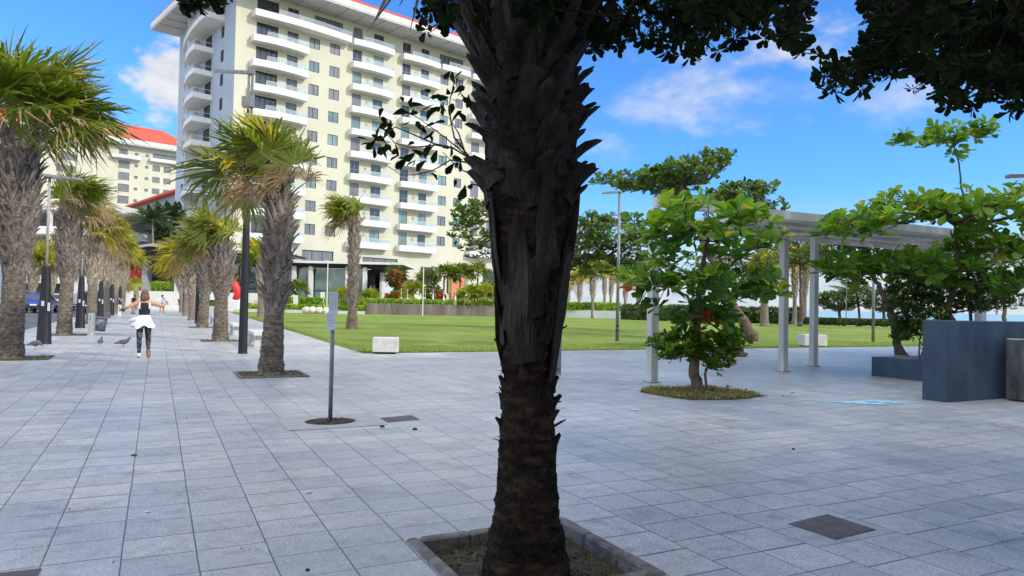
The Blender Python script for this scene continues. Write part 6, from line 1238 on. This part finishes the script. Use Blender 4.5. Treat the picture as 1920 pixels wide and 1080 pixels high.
# ------------------------------------------------------------------ vehicles (rear towards the camera)
def car(loc, rz, kind, paint, label):
    prof = {'suv': [(-2.25, .45), (-2.3, .75), (-2.22, 1.02), (-2.05, 1.1), (-1.85, 1.62), (-1.5, 1.72), (.1, 1.70), (.45, 1.6), (1.05, 1.12), (2.05, .98), (2.25, .75), (2.28, .42)],
            'van': [(-2.5, .4), (-2.55, .8), (-2.5, 1.1), (-2.42, 1.85), (-2.2, 2.0), (1.2, 1.98), (1.9, 1.25), (2.45, 1.0), (2.55, .45)],
            'pickup': [(-2.6, .5), (-2.62, 1.1), (-1.0, 1.12), (-.85, 1.65), (-.6, 1.75), (.5, 1.72), (1.1, 1.15), (2.4, 1.0), (2.5, .5)],
            'truck': [(-3.2, .7), (-3.2, 3.0), (1.2, 3.0), (1.25, 2.3), (2.2, 2.25), (2.7, 1.4), (2.75, .5)]}[kind]
    x, y = loc[0], loc[1]; root = thing('parked_' + ('car' if kind == 'suv' else kind), (x, y, -.13), label, 'car' if kind == 'suv' else kind, 'vehicles on the road')
    fx = np.array([math.cos(rz), math.sin(rz), 0]); fy = np.array([-math.sin(rz), math.cos(rz), 0]); fr = ((x, y, -.13), fx, fy, Z_); hw = .92 if kind != 'truck' else 1.15
    V = []; n = len(prof)
    for s_, k in ((-1, .0), (-1, 1), (1, 1), (1, .0)):
        for (px_, pz_) in prof:
            ins = (.16 if pz_ > 1.3 and kind != 'truck' else 0) + (.05 if k == 0 else .0); V.append((px_ * (1 if k else .97) , s_ * (hw - ins) * (1 if k == 0 else .93), pz_ - (.06 if k == 0 and pz_ > 1.3 else 0)))
    order = [1, 0, 3, 2]; mb = MB(fr); W_ = np.array(V).reshape(4, n, 3)
    L0, L1_, R1_, R0 = W_[0], W_[1], W_[2], W_[3]; VV = np.concatenate([L0, L1_, R1_, R0]); Fc = [tuple(range(n)), tuple(range(4 * n - 1, 3 * n - 1, -1))]
    for r in range(3):
        for i in range(n - 1): Fc.append((r * n + i, (r + 1) * n + i, (r + 1) * n + i + 1, r * n + i + 1))
    Fc.append((0, n - 1, 2 * n - 1, n)); Fc.append((n, 2 * n - 1, 3 * n - 1, 2 * n)); Fc.append((2 * n, 3 * n - 1, 4 * n - 1, 3 * n))
    mb.raw(VV, Fc); bd = mb.build('body', paint, root)
    wb = 1.35 if kind != 'truck' else 1.9
    for sx in (-wb, wb):
        for sy in (-1, 1):
            c = np.array([x, y, -.13]) + fx * sx + fy * sy * (hw - .1) + [0, 0, .34]; mb = MB(); mb.tube([c - fy * .11, c + fy * .11], .34, 18); w_ = mb.build('wheel', m_tyre, root); mb = MB(); mb.tube([c + fy * sy * .08, c + fy * sy * .118], .2, 12); mb.build('rim', m_steel, w_)
    xb = prof[0][0] - .045
    if kind != 'truck':
        i0 = 3; (xa, za), (xb2, zb2) = (prof[3], prof[4]) if kind != 'pickup' else (prof[2], prof[3])
        off = .012; mb = MB(fr); e = .12; xa_, za_, xc_, zc2 = xa + (xb2 - xa) * e - off, za + (zb2 - za) * e, xa + (xb2 - xa) * .88 - off, za + (zb2 - za) * .88
        mb.raw([(xa_, -hw + .26, za_), (xa_, hw - .26, za_), (xc_, hw - .33, zc2), (xc_, -hw + .33, zc2)], [(0, 3, 2, 1)]); mb.build('rear_window', m_glass, root)
        for sy in (-1, 1):
            mb = MB(fr); yy_ = sy * (hw + .012); yt = sy * (hw - .17); lo, hi = (-1.7, .75) if kind == 'suv' else ((-.7, .8) if kind == 'pickup' else (-2.1, 1.3)); zt2_ = {'suv': 1.55, 'van': 1.8, 'pickup': 1.6}[kind]
            mb.raw([(lo, yy_ - sy * .1, 1.14), (hi + .25, yy_ - sy * .1, 1.14), (hi - .3, yt + sy * .0, zt2_), (lo + .15, yt, zt2_)], [(0, 1, 2, 3)]); mb.build('side_window', m_glass, root)
    for sy in (-1, 1):
        mb = MB(fr); mb.bbox(prof[1][0] - .03, prof[1][0] + .05, sy * (hw - .3) - .13, sy * (hw - .3) + .13, .82, 1.0, .01); mb.build('tail_light', m_tail, root)
    mb = MB(fr); mb.box(prof[0][0] - .07, prof[0][0] + .1, -hw + .05, hw - .05, .42, .62); mb.build('bumper', m_blk, root)
    mb = MB(fr); mb.box(prof[0][0] - .082, prof[0][0] - .074, -.25, .25, .66 if kind != 'truck' else .5, .78 if kind != 'truck' else .6); mb.build('number_plate', m_white, root)
    return root
RZ = math.atan2(B[1], B[0])
def rd(px, d): p = at(px, 570, d); return p
car(rd(77, 62), RZ - .12, 'suv', m_paintcar[0], 'blue car driving away, seen from behind between the palm and the lamp')
car(rd(50, 78), RZ - .05, 'van', m_paintcar[1], 'black van farther up the road, left of the blue car')
car(rd(112, 74), RZ - .2, 'pickup', m_paintcar[2], 'white pickup to the right of the blue car')
car(rd(176, 64), RZ - .1, 'van', m_paintcar[1], 'black van behind the lamp posts of the left row')
car(rd(150, 76), RZ - .1, 'truck', m_paintcar[2], 'white box truck glimpsed between the left row palms')
car(rd(-32, 30), RZ, 'truck', m_paintcar[2], 'white lorry cut by the left picture edge beyond the kerb')

# ------------------------------------------------------------------ pigeons
def pigeon(p, hd, label, s=1.0, peck=0.):
    root = thing('pigeon', p, label, 'bird', 'pigeons on the paving'); fx = np.array([math.cos(hd), math.sin(hd), 0]); fy = np.array([-math.sin(hd), math.cos(hd), 0]); fr = (np.asarray(p), fx * s, fy * s, Z_ * s)
    P_ = np.array([(-.20, 0, .085), (-.14, 0, .10), (-.09, 0, .115), (-.03, 0, .125), (.03, 0, .13), (.075, 0, .145), (.10, 0, .175 - peck * .05), (.115, 0, .20 - peck * .09), (.135, 0, .215 - peck * .11), (.155, 0, .213 - peck * .12), (.163, 0, .208 - peck * .13), (.185, 0, .20 - peck * .14)])
    mb = MB(fr); mb.tube(P_, [.012, .022, .04, .055, .058, .048, .032, .024, .026, .018, .008, .003], 12); mb.build('body', m_pigeon, root, smooth=True)
    for sy in (-1, 1):
        mb = MB(fr); Q = [(.06, sy * .045, .15), (.0, sy * .062, .145), (-.08, sy * .05, .13), (-.19, sy * .02, .105)]; V = [q for q in Q] + [(q[0], q[1] + sy * .006, q[2] - w_) for q, w_ in zip(Q, (.03, .055, .045, .01))] + [(q[0], q[1] - sy * .012, q[2] - .01) for q in Q]
        mb.raw(V, [(i, i + 1, 5 + i, 4 + i) for i in range(3)] + [(i, i + 1, 9 + i, 8 + i) for i in range(3)]); mb.build('wing', m_pigeon, root)
        mb = MB(fr); mb.tube([(0.0, sy * .022, .09), (.005, sy * .024, .04), (-.005, sy * .024, .002)], [.008, .004, .004], 5); mb.tube([(-.012, sy * .024, .003), (.03, sy * .026, .002)], .003, 4); mb.build('leg', m_redp, root)
pigeon(G(188, 649), 1.9, 'pigeon facing away, left of the other one near the runner', 1.15)
pigeon(G(231, 651), .15, 'pigeon in profile with its head to the right, close to the runner', 1.25)
pigeon(G(66, 655), -.1, 'pale pigeon pecking at the foot of the nearest left lamp post', 1.3, 1.0)

# ------------------------------------------------------------------ people
def skin_mesh(name, V, E_, Rr, mats, assign, parent, M3, off, sub=2):
    """one continuous surface grown around a skeleton; assign(local co) gives the material index"""
    me = bpy.data.meshes.new('sk'); me.from_pydata([tuple(v) for v in V], E_, []); ob = bpy.data.objects.new('sk', me); COL.objects.link(ob)
    ob.modifiers.new('s', 'SKIN'); sk = me.skin_vertices[0].data
    for i, r in enumerate(Rr): sk[i].radius = (r if isinstance(r, tuple) else (r, r))
    sk[0].use_root = True; m_ = ob.modifiers.new('d', 'SUBSURF'); m_.levels = sub; m_.render_levels = sub; ob.modifiers['s'].use_smooth_shade = True
    dg = bpy.context.evaluated_depsgraph_get(); ev = ob.evaluated_get(dg); nm = bpy.data.meshes.new_from_object(ev); bpy.data.objects.remove(ob)
    nm.name = name; nm.materials.clear()
    for m_ in mats: nm.materials.append(m_)
    for p in nm.polygons: p.material_index = assign(p.center); p.use_smooth = True
    X, Y = M3; s_ = off[3]
    for v in nm.vertices: c = v.co.copy(); v.co = Vector(tuple((X * c.x + Y * c.y + Z_ * c.z) * s_))
    o = bpy.data.objects.new(name, nm); COL.objects.link(o); o.parent = parent; return o
def hand(V, E_, Rr, wrist_i, wrist, d, pn, s=1.0):
    """palm and five fingers from the wrist; d pointing direction, pn palm normal"""
    d = unit(d); pn = unit(np.asarray(pn, float) - d * (np.asarray(pn) @ d)); sd = np.cross(d, pn); w = np.asarray(wrist)
    V.append(w + d * .05 * s); Rr.append((.032 * s, .016 * s)); pi_ = len(V) - 1; E_.append((wrist_i, pi_))
    for k, (o_, L_) in enumerate(((-.030, .070), (-.010, .080), (.010, .076), (.030, .060))):
        b = w + d * .085 * s + sd * o_ * s; V.append(b); Rr.append(.010 * s); E_.append((pi_, len(V) - 1)); V.append(b + (d * .7 + pn * .25) * L_ * .55 * s); Rr.append(.009 * s); E_.append((len(V) - 2, len(V) - 1)); V.append(b + (d * .75 + pn * .75) * L_ * s); Rr.append(.007 * s); E_.append((len(V) - 2, len(V) - 1))
    b = w + d * .03 * s - sd * .035 * s; V.append(b); Rr.append(.011 * s); E_.append((pi_, len(V) - 1)); V.append(b + (d * .6 - sd * .7) * .05 * s); Rr.append(.009 * s); E_.append((len(V) - 2, len(V) - 1))
def person(p, face, Hh, J, mats, assign, label, hands=True, hair=None, shoes=(m_shoe, m_shoe), name='person', head_r=.075, extra=None):
    """J: joint positions in units of height, x right, y forward, z up"""
    root = thing(name, p, label, 'person'); Y = np.array([math.sin(face), math.cos(face), 0]); X = np.array([Y[1], -Y[0], 0])
    V = [np.array(J['pelvis'])]; Rr = [(.082, .062)]; E_ = []
    def add(par, key, r): V.append(np.array(J[key] if isinstance(key, str) else key, float)); Rr.append(r); E_.append((par, len(V) - 1)); return len(V) - 1
    wst = add(0, 'waist', (.066, .05)); ch = add(wst, 'chest', (.088, .06)); sh_ = add(ch, 'collar', (.065, .045)); nk = add(sh_, 'neck', .030); hd0 = add(nk, np.array(J['head']) - [0, 0, .035], (.036, .042)); hd1 = add(hd0, np.array(J['head']) + [0, 0, .005], (.045, .054)); add(hd1, np.array(J['head']) + [0, 0, .042], (.034, .042))
    add(hd0, np.array(J['head']) + [0, .052, -.012], .008)
    for s_ in ('l', 'r'):
        a = add(sh_, s_ + '_shoulder', .036); b = add(a, s_ + '_elbow', .025); c = add(b, s_ + '_wrist', .016)
        if hands: hand(V, E_, Rr, c, V[c], np.asarray(V[c]) - V[b], J.get(s_ + '_palm', (0, 1, 0)), .6)
        h_ = add(0, s_ + '_hip', .058); k_ = add(h_, s_ + '_knee', .037); m_ = add(k_, (np.array(J[s_ + '_knee']) * .62 + np.array(J[s_ + '_ankle']) * .38) - [0, .008, 0], .036); an = add(m_, s_ + '_ankle', .021); add(an, s_ + '_toe', .019)
    skin_mesh('body', V, E_, Rr, mats, assign, root, (X, Y), (0, 0, 0, Hh))
    fr = (np.asarray(p, float), X * Hh, Y * Hh, Z_ * Hh)
    for s_, m_ in (('l', shoes[0]), ('r', shoes[1])):
        a, t = np.array(J[s_ + '_ankle']), np.array(J[s_ + '_toe']); d = unit(t - a); 
        mb = MB(fr); mb.tube([a - d * .03 + [0, 0, -.004], a + [0, 0, -.004], a + d * .04 + (t - a) * .1, t, t + d * .02], [.022, .031, .028, .026, .014], 12); mb.build('shoe', m_, root, smooth=True)
    for s_ in (-1, 1): mb = MB(fr); h_ = np.array(J['head']); mb.ell(h_ + [s_ * .048, -.004, -.006], (.007, .014, .020), 8, 6); mb.build('ear', m_skin, root, smooth=True)
    hm = np.array(J['head'])
    for s_ in (-1, 1): mb = MB(fr); mb.ell(hm + [s_ * .019, .052, .004], (.008, .005, .005), 8, 6); mb.build('eye', m_blk, root)
    mb = MB(fr); mb.ell(hm + [0, .052, -.032], (.015, .006, .004), 8, 6); mb.build('mouth', m_redp, root)
    if hair:
        mb = MB(fr); mb.ell(hm + [0, -.012, .018], (.050, .056, .050), 16, 10, 0, .5, .015)
        if hair[1] > 0:
            for i in range(26):
                a = (i / 25 - .5) * 2.3; q = hm + [math.sin(a) * .038, -math.cos(a) * .048, .01]; mb.tube([q, q + [math.sin(a) * .014, -.014, -.06], q + [math.sin(a) * .010 + R.gauss(0, .006), -.012, -hair[1] * .7], q + [R.gauss(0, .012) - .004, -.004, -hair[1] * R.uniform(.85, 1.1)]], [.017, .018, .013, .003], 6)
        mb.build('hair', hair[0], root, smooth=True)
    if extra: extra(root, fr)
    return root
Hr = 1.70; RP0 = G(268, 671)
J = dict(pelvis=(0, 0, .525), waist=(0, .004, .60), chest=(0, .012, .70), collar=(0, .01, .79), neck=(0, .012, .845), head=(0, .02, .915),
         l_shoulder=(-.105, .005, .785), l_elbow=(-.215, -.03, .715), l_wrist=(-.285, .06, .69), r_shoulder=(.105, .005, .785), r_elbow=(.225, -.02, .745), r_wrist=(.275, .09, .785),
         l_hip=(-.05, 0, .48), l_knee=(-.055, .02, .275), l_ankle=(-.052, -.01, .045), l_toe=(-.056, .075, .018), r_hip=(.05, 0, .48), r_knee=(.058, .05, .285), r_ankle=(.066, -.07, .10), r_toe=(.072, -.085, .03))
def assign_run(c):
    x, y, z = c
    if z < .50: return 2 if z > .075 and not (x > .0 and z < .12) else (0)
    if z < .60: return 3
    if abs(x) > .112 or z > .80: return 0
    if z > .745: return 1 if abs(x) <= .04 and z < .79 else 0
    return 1
def skirt(root, fr):
    mb = MB(fr); n, k = 9, 40; a = np.arange(k) / k * 2 * math.pi; V = []
    for i in range(n):
        f = i / (n - 1); z = .615 - .175 * f; fl = f ** 1.2
        rx = .075 + .045 * fl; ry = .058 + .05 * fl
        w = 1 + fl * (.16 * np.sin(5 * a + 2 * f) + .10 * np.sin(9 * a + 1) + .05 * np.sin(14 * a))
        xs_ = np.cos(a) * rx * w - .035 * fl * (np.cos(a) < 0) * np.abs(np.cos(a)) * 1.6; ys_ = np.sin(a) * ry * w - .01 * fl; zz_ = z + fl * (.016 * np.sin(4 * a + 1) + .012 * np.sin(7 * a)) + .02 * fl * (np.cos(a) < -.6)
        V.append(np.stack([xs_, ys_, zz_], -1))
    V = np.array(V); i = np.arange(n - 1)[:, None] * k; j = np.arange(k)[None]; j2 = (j + 1) % k; mb.raw(V.reshape(-1, 3), np.stack([i + j, i + j2, i + k + j2, i + k + j], -1).reshape(-1, 4)); mb.build('tied_shirt', m_cwht, root, smooth=True)
    mb = MB(fr)      # sleeve flying to the left
    P_ = np.array([(-.07, -.02, .575), (-.12, -.05, .56), (-.155, -.06, .535), (-.185, -.05, .53), (-.20, -.05, .515)]); mb.tube(P_, [.02, .026, .03, .022, .010], 8, ell=None); mb.build('sleeve', m_cwht, root, smooth=True)
    for s_ in (-1, 1): mb = MB(fr); mb.tube([(s_ * .058, -.058, .70), (s_ * .066, -.052, .745), (s_ * .062, -.02, .80), (s_ * .06, .03, .80)], [.012, .013, .012, .010], 6); mb.build('strap', m_cwht, root, smooth=True)
    mb = MB(fr); mb.tube([(-.275, .03, .678), (-.268, .024, .685)], .026, 10); mb.build('wristband', m_blk, root)
person(RP0, -YAW, Hr, J, [m_skin, m_cblk, m_legg, m_cwht, m_cwht], assign_run, 'person running away, arms spread, black top, patterned leggings, white shirt tied at waist', True, (m_hair, .125), (m_shoew, m_shoe), 'person', extra=skirt)
Hm = 1.75; dM = 58.0; pm = at(303, 590, dM) * [1, 1, 0]
J2 = dict(pelvis=(0, 0, .52), waist=(0, .02, .60), chest=(0, .05, .69), collar=(0, .07, .775), neck=(0, .085, .825), head=(0, .11, .885),
          l_shoulder=(-.11, .065, .775), l_elbow=(-.155, .06, .63), l_wrist=(-.13, .13, .53), r_shoulder=(.11, .065, .775), r_elbow=(.155, .06, .63), r_wrist=(.14, .13, .53),
          l_hip=(-.055, 0, .48), l_knee=(-.06, .03, .27), l_ankle=(-.06, .0, .035), l_toe=(-.065, .09, .015), r_hip=(.055, 0, .48), r_knee=(.06, .04, .27), r_ankle=(.065, -.03, .04), r_toe=(.07, .06, .015))
def assign_man(c):
    x, y, z = c
    if z < .34: return 0
    if z < .54: return 2
    if z > .815: return 0
    if abs(x) > .12 and z < .66: return 0
    return 1
m_brown = mat('brown_shorts', (.10, .06, .035), (.15, .10, .06), 6, .85)
person(pm, 2.6, Hm, J2, [m_skin, m_cwht, m_brown], assign_man, 'person in white shirt and brown shorts far away, right of the runner', True, (m_blk, 0), (m_shoew, m_shoew))
J3 = dict(J2); pw_ = at(249, 590, 60) * [1, 1, 0]
def assign_w(c):
    x, y, z = c
    if z < .50: return 0 if z < .36 else 2
    if z > .80 or abs(x) > .12: return 0
    return 1
m_tan = mat('tan_trousers', (.55, .45, .30), (.62, .52, .36), 6, .85)
person(pw_, 0.2, 1.68, J3, [m_skin, m_cblk, m_tan], assign_w, 'person in a black top far away, just left of the runner', True, (m_blk, 0), (m_shoe, m_shoe))

# no trees are added out of the picture to break the block's shade
